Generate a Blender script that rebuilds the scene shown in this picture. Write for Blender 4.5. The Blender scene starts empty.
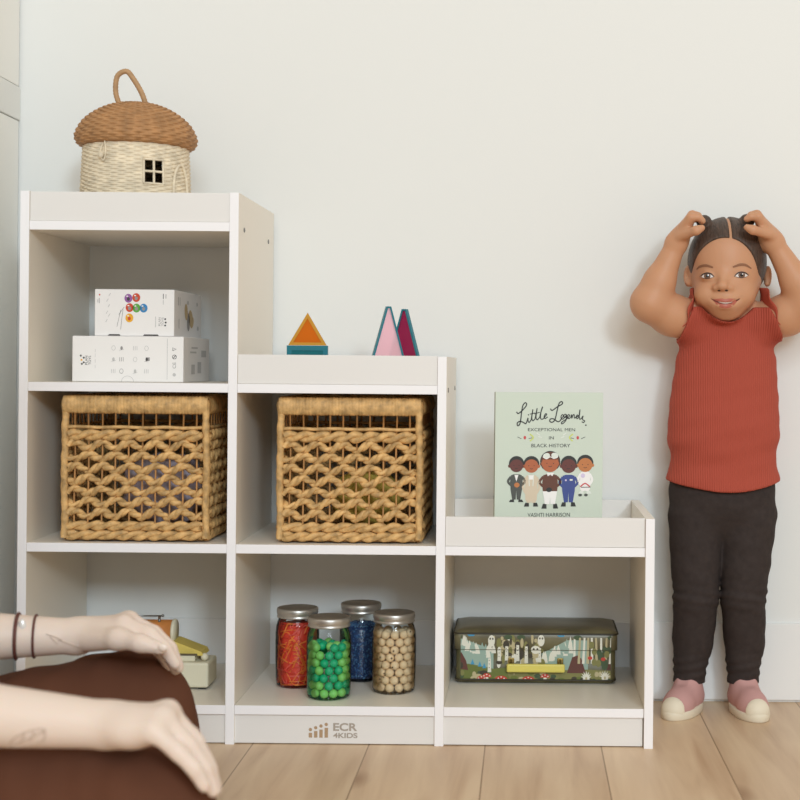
WORLD,KEY,SOFT=0.70,222.0,138.0
import bpy, bmesh, math, random
import numpy as np
from mathutils import Vector, Matrix
from mathutils.bvhtree import BVHTree
PI = math.pi
random.seed(7)
rng = np.random.RandomState(5)
C = bpy.context.scene.collection
# ---------------------------------------------------------------- camera geometry
F, CX, CY, ROLL, CAMZ, DW = 1500.0, 525.0, 365.0, 0.009, 0.637, 2.857
def W(px, py, D):
    """point of the room seen at a photo position, at distance D before the camera"""
    dx, dy = px - CX, py - CY
    return Vector(((dx + ROLL*dy)*D/F, D - DW, CAMZ - (dy - ROLL*dx)*D/F))

# ---------------------------------------------------------------- materials
def lin(c):
    out = []
    for x in c:
        x = x/255.0
        out.append(x/12.92 if x <= 0.04045 else ((x+0.055)/1.055)**2.4)
    return out
def mat(name, rgb, rough=0.5, metal=0.0, var=0.0, vscale=20.0, bump=0.0, bscale=80.0, stretch=(1,1,1), spec=0.5, sss=0.0, coat=0.0):
    m = bpy.data.materials.new(name); m.use_nodes = True
    nt = m.node_tree; b = nt.nodes['Principled BSDF']
    col = lin(rgb) + [1.0]
    b.inputs['Base Color'].default_value = col
    b.inputs['Roughness'].default_value = rough
    b.inputs['Metallic'].default_value = metal
    b.inputs['Specular IOR Level'].default_value = spec
    if coat: b.inputs['Coat Weight'].default_value = coat
    if sss:
        b.inputs['Subsurface Weight'].default_value = sss
        b.inputs['Subsurface Radius'].default_value = (0.01, 0.004, 0.002)
        b.inputs['Subsurface Scale'].default_value = 0.6
    if var or bump:
        tc = nt.nodes.new('ShaderNodeTexCoord'); mp = nt.nodes.new('ShaderNodeMapping')
        mp.inputs['Scale'].default_value = stretch
        nt.links.new(tc.outputs['Object'], mp.inputs['Vector'])
    if var:
        n = nt.nodes.new('ShaderNodeTexNoise'); n.inputs['Scale'].default_value = vscale; n.inputs['Detail'].default_value = 4
        nt.links.new(mp.outputs['Vector'], n.inputs['Vector'])
        r = nt.nodes.new('ShaderNodeValToRGB')
        r.color_ramp.elements[0].position = 0.3; r.color_ramp.elements[1].position = 0.7
        r.color_ramp.elements[0].color = [max(0, x*(1-var)) for x in col[:3]] + [1]
        r.color_ramp.elements[1].color = [min(1, x*(1+var)) for x in col[:3]] + [1]
        nt.links.new(n.outputs['Fac'], r.inputs['Fac']); nt.links.new(r.outputs['Color'], b.inputs['Base Color'])
    if bump:
        n2 = nt.nodes.new('ShaderNodeTexNoise'); n2.inputs['Scale'].default_value = bscale; n2.inputs['Detail'].default_value = 3
        nt.links.new(mp.outputs['Vector'], n2.inputs['Vector'])
        bp = nt.nodes.new('ShaderNodeBump'); bp.inputs['Strength'].default_value = bump; bp.inputs['Distance'].default_value = 0.002
        nt.links.new(n2.outputs['Fac'], bp.inputs['Height']); nt.links.new(bp.outputs['Normal'], b.inputs['Normal'])
    return m
def glass_mat(name, tint=(255,255,255), gloss=0.9):
    m = bpy.data.materials.new(name); m.use_nodes = True
    nt = m.node_tree; nt.nodes.clear()
    o = nt.nodes.new('ShaderNodeOutputMaterial'); mx = nt.nodes.new('ShaderNodeMixShader')
    t = nt.nodes.new('ShaderNodeBsdfTransparent'); t.inputs['Color'].default_value = lin(tint)+[1]
    g = nt.nodes.new('ShaderNodeBsdfGlossy'); g.inputs['Roughness'].default_value = 0.04; g.inputs['Color'].default_value = (gloss,gloss,gloss,1)
    fr = nt.nodes.new('ShaderNodeFresnel'); fr.inputs['IOR'].default_value = 1.33
    nt.links.new(fr.outputs['Fac'], mx.inputs['Fac']); nt.links.new(t.outputs[0], mx.inputs[1]); nt.links.new(g.outputs[0], mx.inputs[2])
    nt.links.new(mx.outputs[0], o.inputs['Surface'])
    return m
def tile_mat(name, rgb):
    """coloured clear plastic"""
    m = bpy.data.materials.new(name); m.use_nodes = True
    nt = m.node_tree; nt.nodes.clear()
    o = nt.nodes.new('ShaderNodeOutputMaterial'); mx = nt.nodes.new('ShaderNodeMixShader')
    t = nt.nodes.new('ShaderNodeBsdfTransparent'); t.inputs['Color'].default_value = lin(rgb)+[1]
    g = nt.nodes.new('ShaderNodeBsdfPrincipled'); g.inputs['Roughness'].default_value = 0.08; g.inputs['Base Color'].default_value = lin(rgb)+[1]
    mx.inputs['Fac'].default_value = 0.55
    nt.links.new(t.outputs[0], mx.inputs[1]); nt.links.new(g.outputs[0], mx.inputs[2]); nt.links.new(mx.outputs[0], o.inputs['Surface'])
    return m

# ---------------------------------------------------------------- scene objects
INV = {}
def tag(o, label=None, cat=None, group=None, kind=None):
    if label: o['label'] = label
    if cat: o['category'] = cat
    if group: o['group'] = group
    if kind: o['kind'] = kind
    return o
def thing(name, label, cat, loc=(0,0,0), rz=0.0, group=None):
    o = bpy.data.objects.new(name, None); C.objects.link(o)
    o.empty_display_size = 0.03
    o.location = loc; o.rotation_euler = (0,0,rz)
    INV[o.name] = (Matrix.Translation(Vector(loc)) @ Matrix.Rotation(rz,4,'Z')).inverted()
    return tag(o, label, cat, group)
def link(name, me, mats, parent=None, world=False):
    for m in (mats if isinstance(mats, (list,tuple)) else [mats]): me.materials.append(m)
    if world and parent is not None:
        me.transform(INV[parent.name])
    o = bpy.data.objects.new(name, me); C.objects.link(o)
    if parent is not None:
        o.parent = parent; INV[o.name] = INV[parent.name]
    else:
        INV[o.name] = Matrix.Identity(4)
    return o
def copy_tree(o, parent=None):
    c = o.copy(); C.objects.link(c)
    c.parent = parent
    if parent is not None: c.matrix_parent_inverse = o.matrix_parent_inverse.copy()
    for ch in list(o.children): copy_tree(ch, c)
    return c

class Fr:
    """a flat frame in the room: origin, right, up; drawings are laid on it"""
    def __init__(s, o, u, v):
        s.o, s.u, s.v = Vector(o), Vector(u), Vector(v); s.n = s.u.cross(s.v).normalized()
    def p(s, a, b, l=0.0): return s.o + s.u*a + s.v*b + s.n*l
def dense(pts, n=8, closed=False):
    """Catmull-Rom through pts"""
    P = [Vector(p) for p in pts]; out = []
    N = len(P); segs = N if closed else N-1
    for i in range(segs):
        p1, p2 = P[i], P[(i+1) % N]
        p0 = P[i-1] if (closed or i > 0) else p1*2-p2
        p3 = P[(i+2) % N] if (closed or i+2 < N) else p2*2-p1
        for k in range(n):
            t = k/n
            out.append(0.5*((2*p1)+(p2-p0)*t+(2*p0-5*p1+4*p2-p3)*t*t+(3*p1-p0-3*p2+p3)*t**3))
    if not closed: out.append(P[-1].copy())
    return out
class MB:
    def __init__(s): s.v=[]; s.f=[]; s.m=[]; s.s=[]
    def add(s, vs, fs, m=0, sm=False, M=None):
        b = len(s.v)
        for p in vs:
            p = Vector(p)
            s.v.append(M @ p if M is not None else p)
        for f in fs:
            s.f.append([b+i for i in f]); s.m.append(m); s.s.append(sm)
    def bm(s, bm, m=0, sm=False, M=None):
        bm.verts.index_update()
        s.add([v.co.copy() for v in bm.verts], [[v.index for v in f.verts] for f in bm.faces], m, sm, M); bm.free()
    def box(s, lo, hi, m=0, bev=0.0, M=None, seg=2):
        bm = bmesh.new(); bmesh.ops.create_cube(bm, size=1.0)
        lo, hi = Vector(lo), Vector(hi)
        for v in bm.verts: v.co = Vector(((lo[i]+hi[i])/2 + v.co[i]*(hi[i]-lo[i]) for i in range(3)))
        if bev: bmesh.ops.bevel(bm, geom=bm.edges[:], offset=bev, segments=seg, profile=0.5, affect='EDGES')
        s.bm(bm, m, False, M); return s
    def tube(s, pts, r, n=8, m=0, closed=False, flat=None, M=None, up=None):
        P = [Vector(p) for p in pts]; N = len(P)
        R = r if isinstance(r, (list,tuple)) else [r]*N
        T = []
        for i in range(N):
            a = P[i-1] if (i > 0 or closed) else P[i]
            b = P[(i+1) % N] if (i < N-1 or closed) else P[i]
            t = b-a
            T.append(t.normalized() if t.length > 1e-9 else Vector((0,0,1)))
        u = Vector(up) if up is not None else (Vector((0,0,1)) if abs(T[0].z) < 0.9 else Vector((1,0,0)))
        vs=[]
        for i in range(N):
            if up is not None: u = Vector(up)
            u = (u - T[i]*u.dot(T[i]))
            if u.length < 1e-6: u = T[i].orthogonal()
            u.normalize(); w = T[i].cross(u)
            fu, fw = flat if flat else (1,1)
            for k in range(n):
                a = 2*PI*k/n
                vs.append(P[i] + (u*math.cos(a)*fu + w*math.sin(a)*fw)*R[i])
        fs=[]
        for i in range(N if closed else N-1):
            j=(i+1)%N
            for k in range(n):
                l=(k+1)%n
                fs.append((i*n+k, j*n+k, j*n+l, i*n+l)[::-1])
        if not closed:
            fs.append(tuple(range(n))); fs.append(tuple(range((N-1)*n, N*n))[::-1])
        s.add(vs, fs, m, True, M); return s
    def lathe(s, prof, n=48, m=0, c=(0,0,0), M=None, sm=True, capb=True, capt=True):
        vs=[]; fs=[]; c=Vector(c)
        for r,z in prof:
            for k in range(n): vs.append(c+Vector((r*math.cos(2*PI*k/n), r*math.sin(2*PI*k/n), z)))
        for i in range(len(prof)-1):
            for k in range(n):
                l=(k+1)%n; fs.append((i*n+k,i*n+l,(i+1)*n+l,(i+1)*n+k))
        if capb: fs.append(tuple(range(n))[::-1])
        if capt: fs.append(tuple(range((len(prof)-1)*n, len(prof)*n)))
        s.add(vs, fs, m, sm, M); return s
    def ball(s, c, r, nu=20, nv=12, m=0, M=None):
        r = r if isinstance(r,(list,tuple)) else (r,r,r); c=Vector(c)
        vs=[c+Vector((0,0,-r[2]))]
        for j in range(1,nv):
            t=PI*j/nv
            for k in range(nu):
                a=2*PI*k/nu; vs.append(c+Vector((r[0]*math.sin(t)*math.cos(a), r[1]*math.sin(t)*math.sin(a), -r[2]*math.cos(t))))
        vs.append(c+Vector((0,0,r[2]))); fs=[]
        for k in range(nu):
            l=(k+1)%nu; fs.append((0,1+l,1+k)); e=1+(nv-2)*nu; fs.append((e+k,e+l,len(vs)-1))
            for j in range(nv-2):
                a=1+j*nu; fs.append((a+k,a+l,a+nu+l,a+nu+k))
        s.add(vs,fs,m,True,M); return s
    # drawings on a frame
    def poly(s, fr, pts, m=0, l=0.0003):
        s.add([fr.p(a,b,l) for a,b in pts],[tuple(range(len(pts)))],m); return s
    def ell(s, fr, cx, cy, rx, ry=None, m=0, l=0.0003, n=24, a0=0, a1=2*PI, rot=0):
        ry = rx if ry is None else ry; pts=[]
        full = abs(a1-a0-2*PI) < 1e-6
        for k in range(n if full else n+1):
            a=a0+(a1-a0)*k/n; x,y=rx*math.cos(a), ry*math.sin(a)
            pts.append((cx+x*math.cos(rot)-y*math.sin(rot), cy+x*math.sin(rot)+y*math.cos(rot)))
        return s.poly(fr, pts, m, l)
    def stroke(s, fr, pts, w, m=0, l=0.0003, smooth=False, closed=False):
        if smooth: pts=[(p.x,p.y) for p in dense([(a,b,0) for a,b in pts],6,closed)]
        if closed and smooth: pts=pts+[pts[0]]
        elif closed: pts=list(pts)+[pts[0]]
        N=len(pts); vs=[]
        for i in range(N):
            a=Vector(pts[max(0,i-1)]); b=Vector(pts[min(N-1,i+1)]); t=b-a
            t = t.normalized() if t.length>1e-9 else Vector((1,0)); nn=Vector((-t.y,t.x))*w/2
            q=Vector(pts[i]); vs.append(fr.p(*(q+nn),l)); vs.append(fr.p(*(q-nn),l))
        s.add(vs,[(2*i,2*i+1,2*i+3,2*i+2) for i in range(N-1)],m); return s
    def text(s, fr, txt, cx, cy, size, m=0, l=0.0003, rot=0.0, wid=None, bold=0.0):
        cu=bpy.data.curves.new('t','FONT'); cu.body=txt; cu.size=1.0; cu.align_x='CENTER'; cu.align_y='CENTER'; cu.offset=bold
        ob=bpy.data.objects.new('t',cu); C.objects.link(ob)
        dg=bpy.context.evaluated_depsgraph_get(); dg.update()
        me=bpy.data.meshes.new_from_object(ob.evaluated_get(dg))
        xs=[v.co.x for v in me.vertices]; ys=[v.co.y for v in me.vertices]
        if xs:
            w0=max(xs)-min(xs); h0=max(ys)-min(ys); mx=(max(xs)+min(xs))/2; my=(max(ys)+min(ys))/2
            sy=size/h0; sx=(wid/w0) if wid else sy
            vs=[]
            for v in me.vertices:
                x=(v.co.x-mx)*sx; y=(v.co.y-my)*sy
                vs.append(fr.p(cx+x*math.cos(rot)-y*math.sin(rot), cy+x*math.sin(rot)+y*math.cos(rot), l))
            s.add(vs,[tuple(p.vertices) for p in me.polygons],m)
        bpy.data.objects.remove(ob); bpy.data.curves.remove(cu); bpy.data.meshes.remove(me); return s
    def mesh(s, name):
        me=bpy.data.meshes.new(name); me.from_pydata([tuple(v) for v in s.v],[],s.f)
        me.polygons.foreach_set('material_index', s.m); me.polygons.foreach_set('use_smooth', s.s); me.update(); return me
    def build(s, name, mats, parent=None, world=False): return link(name, s.mesh(name), mats, parent, world)

# ---------------------------------------------------------------- smooth bodies grown on a grid
def smin(a,b,k):
    if k<=0: return np.minimum(a,b)
    h=np.clip(0.5+0.5*(b-a)/k,0,1)
    return b*(1-h)+a*h-k*h*(1-h)
class Field:
    def __init__(s, lo, hi, h):
        s.lo=np.array(lo,float); s.h=h
        s.n=np.ceil((np.array(hi,float)-s.lo)/h).astype(int)+1
        s.ax=[s.lo[i]+h*np.arange(s.n[i]) for i in range(3)]
        s.f=np.full(tuple(s.n),0.3,np.float32)
    def reg(s, lo, hi):
        sl=[]
        for i in range(3):
            a=int(max(0,math.floor((lo[i]-s.lo[i])/s.h))); b=int(min(s.n[i],math.ceil((hi[i]-s.lo[i])/s.h)+1)); sl.append(slice(a,max(a,b)))
        sl=tuple(sl)
        return sl, s.ax[0][sl[0]][:,None,None], s.ax[1][sl[1]][None,:,None], s.ax[2][sl[2]][None,None,:]
    def op(s, fn, lo, hi, k, mode):
        sl,X,Y,Z=s.reg(lo,hi)
        if 0 in s.f[sl].shape: return s
        d=fn(X,Y,Z).astype(np.float32)
        if mode=='u': s.f[sl]=smin(s.f[sl],d,k)
        else: s.f[sl]=-smin(-s.f[sl],d,k)
        return s
    def cone(s,a,b,ra,rb=None,k=0.01,mode='u',grow=0.0):
        rb=ra if rb is None else rb
        ra+=grow; rb+=grow
        a=np.array(a,float); b=np.array(b,float); ba=b-a; L=max(ba@ba,1e-12); p=max(ra,rb)+k+3*s.h
        def fn(X,Y,Z):
            x,y,z=X-a[0],Y-a[1],Z-a[2]
            t=np.clip((x*ba[0]+y*ba[1]+z*ba[2])/L,0,1)
            return np.sqrt((x-t*ba[0])**2+(y-t*ba[1])**2+(z-t*ba[2])**2)-(ra+(rb-ra)*t)
        return s.op(fn,np.minimum(a,b)-p,np.maximum(a,b)+p,k,mode)
    def chain(s,pts,rs,k=0.01,k0=None,grow=0.0):
        for i in range(len(pts)-1): s.cone(pts[i],pts[i+1],rs[i],rs[i+1],(k0 if (i==0 and k0 is not None) else k),grow=grow)
        return s
    def ell(s,c,r,k=0.01,mode='u',R=None,grow=0.0):
        c=np.array(c,float); r=np.array(r,float)+grow; p=max(r)+k+3*s.h
        def fn(X,Y,Z):
            x,y,z=X-c[0],Y-c[1],Z-c[2]
            if R is not None:
                x,y,z=(R[0][0]*x+R[1][0]*y+R[2][0]*z, R[0][1]*x+R[1][1]*y+R[2][1]*z, R[0][2]*x+R[1][2]*y+R[2][2]*z)
            k0=np.sqrt((x/r[0])**2+(y/r[1])**2+(z/r[2])**2); k1=np.sqrt((x/r[0]**2)**2+(y/r[1]**2)**2+(z/r[2]**2)**2)+1e-9
            return k0*(k0-1)/k1
        return s.op(fn,c-p,c+p,k,mode)
    def all(s, fn, k=0.0, mode='c'):
        return s.op(fn,s.lo,s.lo+s.n*s.h,k,mode)
    def arrays(s):
        f=s.f; S=f<0
        cnt=np.zeros(tuple(s.n-1),np.int8)
        sh=[(i,j,k) for i in (0,1) for j in (0,1) for k in (0,1)]
        def sub(A,o): return A[o[0]:A.shape[0]-1+o[0], o[1]:A.shape[1]-1+o[1], o[2]:A.shape[2]-1+o[2]]
        for o in sh: cnt+=sub(S,o)
        I=np.argwhere((cnt>0)&(cnt<8)); idx=np.full(cnt.shape,-1,np.int32); idx[tuple(I.T)]=np.arange(len(I))
        acc=np.zeros((len(I),3)); num=np.zeros(len(I))
        for o in sh:
            for a in range(3):
                if o[a]==0:
                    q=list(o); q[a]=1
                    fa=f[tuple((I+np.array(o)).T)].astype(float); fb=f[tuple((I+np.array(q)).T)].astype(float)
                    m=(fa<0)!=(fb<0); t=np.where(m,fa/np.where(m,fa-fb,1),0)
                    p=np.tile(np.array(o,float),(len(I),1)); p[:,a]+=t
                    acc[m]+=p[m]; num[m]+=1
        V=s.lo+(I+acc/num[:,None])*s.h
        Q=[]
        for a in range(3):
            b,c=(a+1)%3,(a+2)%3
            s0=[slice(None)]*3; s1=[slice(None)]*3; s0[a]=slice(0,-1); s1[a]=slice(1,None)
            E=np.argwhere(S[tuple(s0)]!=S[tuple(s1)])
            E=E[(E[:,b]>0)&(E[:,c]>0)&(E[:,b]<s.n[b]-1)&(E[:,c]<s.n[c]-1)]
            pos=S[tuple(E.T)]
            eb=np.zeros(3,int); eb[b]=1; ec=np.zeros(3,int); ec[c]=1
            q=np.stack([idx[tuple((E-eb-ec).T)],idx[tuple((E-ec).T)],idx[tuple(E.T)],idx[tuple((E-eb).T)]],1)
            q[~pos]=q[~pos][:,::-1]; Q.append(q)
        return V,np.concatenate(Q)
    def mesh(s,name,relax=2):
        V,Q=s.arrays()
        if relax:
            n=len(V)
            for it in range(relax):
                acc=np.zeros((n,3)); num=np.zeros(n)
                for i in range(4):
                    a,b=Q[:,i],Q[:,(i+1)%4]
                    for k in range(3):
                        acc[:,k]+=np.bincount(a,V[b][:,k],n)+np.bincount(b,V[a][:,k],n)
                    num+=np.bincount(a,minlength=n)+np.bincount(b,minlength=n)
                V=V*0.5+0.5*acc/np.maximum(num,1)[:,None]
        me=bpy.data.meshes.new(name); me.vertices.add(len(V)); me.vertices.foreach_set('co',V.ravel().astype(np.float32))
        me.loops.add(Q.size); me.loops.foreach_set('vertex_index',Q.ravel().astype(np.int32))
        me.polygons.add(len(Q)); me.polygons.foreach_set('loop_start',np.arange(0,Q.size,4,dtype=np.int32))
        me.polygons.foreach_set('use_smooth',[True]*len(Q))
        me.update(calc_edges=True); me.validate(); return me
def bvh_of(me): return BVHTree.FromPolygons([v.co.copy() for v in me.vertices],[tuple(p.vertices) for p in me.polygons])
# ================================================================ setting
scn=bpy.context.scene
cam=bpy.data.objects.new('camera',bpy.data.cameras.new('camera')); C.objects.link(cam); scn.camera=cam
cam.data.sensor_width=36; cam.data.lens=F/800*36; cam.data.shift_x=-(CX-400)/800; cam.data.shift_y=(CY-400)/800
cam.matrix_world=Matrix.Translation((0,-DW,CAMZ))@Matrix.Rotation(PI/2,4,'X')@Matrix.Rotation(ROLL,4,'Z')
cam.data.clip_start=0.05
cam.data.dof.use_dof=True; cam.data.dof.focus_distance=2.62; cam.data.dof.aperture_fstop=4.5
scn.view_settings.view_transform='Standard'; scn.view_settings.look='None'; scn.view_settings.gamma=1
scn.view_settings.use_curve_mapping=False; scn.view_settings.exposure=0.0
wd=bpy.data.worlds.new('room_light'); scn.world=wd; wd.use_nodes=True
wd.node_tree.nodes['Background'].inputs['Color'].default_value=(1.0,0.88,0.72,1)
wd.node_tree.nodes['Background'].inputs['Strength'].default_value=WORLD
def area(name,loc,target,size,power,col=(1,1,1)):
    l=bpy.data.lights.new(name,'AREA'); l.energy=power; l.size=size; l.color=col
    o=bpy.data.objects.new(name,l); C.objects.link(o); o.location=loc
    o.rotation_euler=(Vector(target)-Vector(loc)).to_track_quat('-Z','Y').to_euler(); return o
area('right_light',(2.5,-9.0,3.3),(0,0,0.55),1.1,KEY,(0.79,0.955,1.065))
area('front_light',(0.6,-7.0,3.5),(-0.1,0,0.55),2.2,SOFT,(0.79,0.955,1.065))
m_wall=mat('wall_paint',(231,230,227),0.75,bump=0.05,bscale=300,spec=0.2)
m_base=mat('baseboard_paint',(233,231,229),0.45,spec=0.3)
m_dark=mat('gap_dark',(60,58,52),0.9)
def floor_mat():
    m=bpy.data.materials.new('oak_planks'); m.use_nodes=True; nt=m.node_tree; b=nt.nodes['Principled BSDF']; L=nt.links.new
    tc=nt.nodes.new('ShaderNodeTexCoord'); sp=nt.nodes.new('ShaderNodeSeparateXYZ'); L(tc.outputs['Object'],sp.inputs[0])
    ad=nt.nodes.new('ShaderNodeMath'); ad.operation='ADD'; ad.inputs[1].default_value=0.061+0.194*10; L(sp.outputs['X'],ad.inputs[0])
    cb=nt.nodes.new('ShaderNodeCombineXYZ'); L(sp.outputs['Y'],cb.inputs['X']); L(ad.outputs[0],cb.inputs['Y'])
    br=nt.nodes.new('ShaderNodeTexBrick'); L(cb.outputs[0],br.inputs['Vector'])
    br.inputs['Scale'].default_value=1; br.inputs['Brick Width'].default_value=2.9; br.inputs['Row Height'].default_value=0.194
    br.inputs['Mortar Size'].default_value=0.0013; br.inputs['Mortar Smooth'].default_value=0.2; br.inputs['Bias'].default_value=0
    br.offset=0.31; br.inputs['Color1'].default_value=(0,0,0,1); br.inputs['Color2'].default_value=(1,1,1,1); br.inputs['Mortar'].default_value=(0.5,0.5,0.5,1)
    # grain runs along the boards, a different stretch of it on every board
    off=nt.nodes.new('ShaderNodeVectorMath'); off.operation='MULTIPLY_ADD'
    L(br.outputs['Color'],off.inputs[0]); off.inputs[1].default_value=(7,7,7); L(cb.outputs[0],off.inputs[2])
    mp=nt.nodes.new('ShaderNodeMapping'); mp.inputs['Scale'].default_value=(0.7,8.0,1); L(off.outputs[0],mp.inputs['Vector'])
    n1=nt.nodes.new('ShaderNodeTexNoise'); n1.inputs['Scale'].default_value=3.2; n1.inputs['Detail'].default_value=8; n1.inputs['Distortion'].default_value=0.5; L(mp.outputs[0],n1.inputs['Vector'])
    r=nt.nodes.new('ShaderNodeValToRGB'); e=r.color_ramp.elements
    e[0].position=0.25; e[0].color=lin((190,156,124))+[1]; e[1].position=0.75; e[1].color=lin((226,200,168))+[1]
    k=e.new(0.5); k.color=lin((213,184,152))+[1]
    L(n1.outputs['Fac'],r.inputs['Fac'])
    hs=nt.nodes.new('ShaderNodeHueSaturation'); mr=nt.nodes.new('ShaderNodeMapRange'); L(br.outputs['Color'],mr.inputs['Value'])
    mr.inputs['To Min'].default_value=0.93; mr.inputs['To Max'].default_value=1.05; L(mr.outputs[0],hs.inputs['Value']); L(r.outputs['Color'],hs.inputs['Color'])
    # knots
    vo=nt.nodes.new('ShaderNodeTexVoronoi'); vo.inputs['Scale'].default_value=2.6
    mp2=nt.nodes.new('ShaderNodeMapping'); mp2.inputs['Scale'].default_value=(0.7,1.6,1); L(off.outputs[0],mp2.inputs['Vector']); L(mp2.outputs[0],vo.inputs['Vector'])
    kr=nt.nodes.new('ShaderNodeValToRGB'); kr.color_ramp.elements[0].position=0.02; kr.color_ramp.elements[1].position=0.11
    kr.color_ramp.elements[0].color=lin((150,108,72))+[1]; kr.color_ramp.elements[1].color=(1,1,1,1); L(vo.outputs['Distance'],kr.inputs['Fac'])
    mu=nt.nodes.new('ShaderNodeMixRGB'); mu.blend_type='MULTIPLY'; mu.inputs['Fac'].default_value=0.55; L(hs.outputs[0],mu.inputs[1]); L(kr.outputs[0],mu.inputs[2])
    mx=nt.nodes.new('ShaderNodeMixRGB'); L(br.outputs['Fac'],mx.inputs['Fac']); L(mu.outputs[0],mx.inputs[1]); mx.inputs[2].default_value=lin((158,128,100))+[1]
    L(mx.outputs[0],b.inputs['Base Color']); b.inputs['Roughness'].default_value=0.42; b.inputs['Specular IOR Level'].default_value=0.35
    bp=nt.nodes.new('ShaderNodeBump'); bp.inputs['Strength'].default_value=0.25; bp.inputs['Distance'].default_value=0.001; bp.invert=True
    L(br.outputs['Fac'],bp.inputs['Height']); L(bp.outputs[0],b.inputs['Normal'])
    return m
tag(MB().box((-2.2,-3.6,-0.05),(1.9,0.02,0)).build('floor',floor_mat()),kind='structure')
tag(MB().box((-2.2,0.0,0),(1.9,0.08,2.6)).build('wall_back',m_wall),kind='structure')
tag(MB().box((-0.96,-0.006,0.004),(1.9,-0.0002,0.15),bev=0.0012).build('baseboard_back',m_base),kind='structure')
# built-in cupboard returning towards the camera at the left
XL=-0.9665
tag(MB().box((-1.6,-0.62,0),(-0.992,-0.0002,2.6)).build('wall_left',mat('cupboard_carcass',(150,146,136),0.7)),kind='structure')
m_door=mat('cupboard_paint',(243,242,237),0.5,spec=0.3)
def leaf(name,z0,z1,p0,p1):
    d=tag(MB().box((XL-0.022,-0.615,z0),(XL,-0.0055,z1),bev=0.0015).build(name,m_door),kind='structure')
leaf('door_1',0.004,1.092,0.35,0.945)
leaf('door_2',1.158,2.58,1.25,2.5)
tag(MB().box((XL-0.024,-0.62,1.0935),(XL+0.0015,-0.0003,1.1565),bev=0.002).build('trim_1',mat('rail_paint',(232,232,228),0.5)),kind='structure')
# ================================================================ stepped storage shelf
YF,YB=-0.357,-0.008; T=0.015
X0=-0.8435; PX=[X0+i*0.349 for i in range(4)]     # left faces of the four uprights
Z1,Z2,Z3,Z4=0.065,0.3335,0.6015,0.8705            # upper faces of the boards
m_sh=mat('white_laminate',(238,230,217),0.35,spec=0.4)
m_edge=mat('white_edging',(246,243,245),0.4,spec=0.4)
m_rail=mat('warm_white_laminate',(231,227,224),0.4,spec=0.4)
m_metal=mat('screw_metal',(140,140,138),0.35,metal=0.9)
m_seam=mat('seam_dark',(70,66,60),0.9)
shelf=thing('storage_shelf','white stepped storage shelf with five open cubbies and three top trays','shelf',(X0+0.53,(YF+YB)/2,0))
def board(name,lo,hi,parent=shelf,edge=True,m=None):
    """laminate board whose front edge carries a paler edging strip"""
    b=MB(); b.box((lo[0],lo[1]+(0.0012 if edge else 0),lo[2]),hi,0)
    if edge: b.box((lo[0],lo[1],lo[2]),(hi[0],lo[1]+0.0012,hi[2]),1,0.0004)
    return b.build(name,[m or m_sh,m_edge],parent,True)
tops=[0.920,0.920,0.6495,0.3825]
ups=[]
for i,x in enumerate(PX):
    ups.append(board('side_panel' if i in (0,3) else 'divider',(x,YF-(0.004 if i==3 else 0),0.0),(x+T,YB,tops[i])))
G=0.0003
for i in range(3):
    a,b=PX[i]+T+G,PX[i+1]-G
    for z in ([Z1,Z2,Z3,Z4],[Z1,Z2,Z3],[Z1,Z2])[i]:
        board('shelf_board',(a,YF+0.001,z-T),(b,YB,z))
    zt=(Z4,Z3,Z2)[i]
    MB().box((a,YF+0.003,zt+G),(b,YF+0.015,zt+0.049),0,0.0008).build('tray_rail',[m_rail],shelf,True)
    MB().box((a,YB-0.013,zt+G),(b,YB-0.001,zt+0.0495),0,0.0008).build('tray_rail',[m_rail],shelf,True)
kick=MB().box((PX[0]+T+G,YF+0.006,0.0015),(PX[3]-0.0015,YF+0.02,Z1-T-0.0012),0,0.0006).build('kick_panel',[m_rail],shelf,True)
MB().box((PX[0]+T+G,YB-0.02,0.002),(PX[3]-G,YB-0.006,Z1-T-G),0).build('back_plinth',[m_rail],shelf,True)
def screw(x,y,z):
    b=MB(); M=Matrix.Translation((x,y,z))@Matrix.Rotation(PI/2,4,'Y')
    b.lathe([(0.0042,0.0),(0.0042,0.0008),(0.0034,0.0014),(0.0016,0.0014),(0.0014,0.0004)],16,0,M=M)
    b.build('screw',m_metal,shelf,True)
for x,zs in ((PX[1]+T,(0.862,)),(PX[2]+T,(0.593,))):
    for z in zs:
        screw(x,YF+0.05,z); screw(x,YB-0.06,z)
# maker's mark on the kick panel
b=MB(); D=2.505; o=W(333,729,D); fr=Fr((o.x,YF+0.006,o.z),(1,0,0),(0,0,1)); px=D/F
m_logo=mat('logo_print',(176,146,114),0.5); m_logo2=mat('logo_print_dark',(170,158,146),0.5)
def L(x,y): return ((x/12.3-27+0.0-6)*px+0.0*px, (14-y/12.3)*px)
for i,(x,yh,yb) in enumerate(((127,183,222),(192,160,200),(257,138,182),(322,118,160))):
    a,c=L(x,yh); b.ell(fr,a,c,1.7*px,m=0,n=14)
    l,t=L(x-20,yb); r,d=L(x+22,281); b.poly(fr,[(l,d),(r,d),(r,t),(l,t)],0)
a,c=L(555,148); b.text(fr,'ECR',a,c,8.0*px,1,wid=24*px,bold=0.03)
a,c=L(557,252); b.text(fr,'4KIDS',a,c,5.2*px,1,wid=24.5*px,bold=0.03)
b.build('maker_logo',[m_logo,m_logo2],kick,True)
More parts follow.
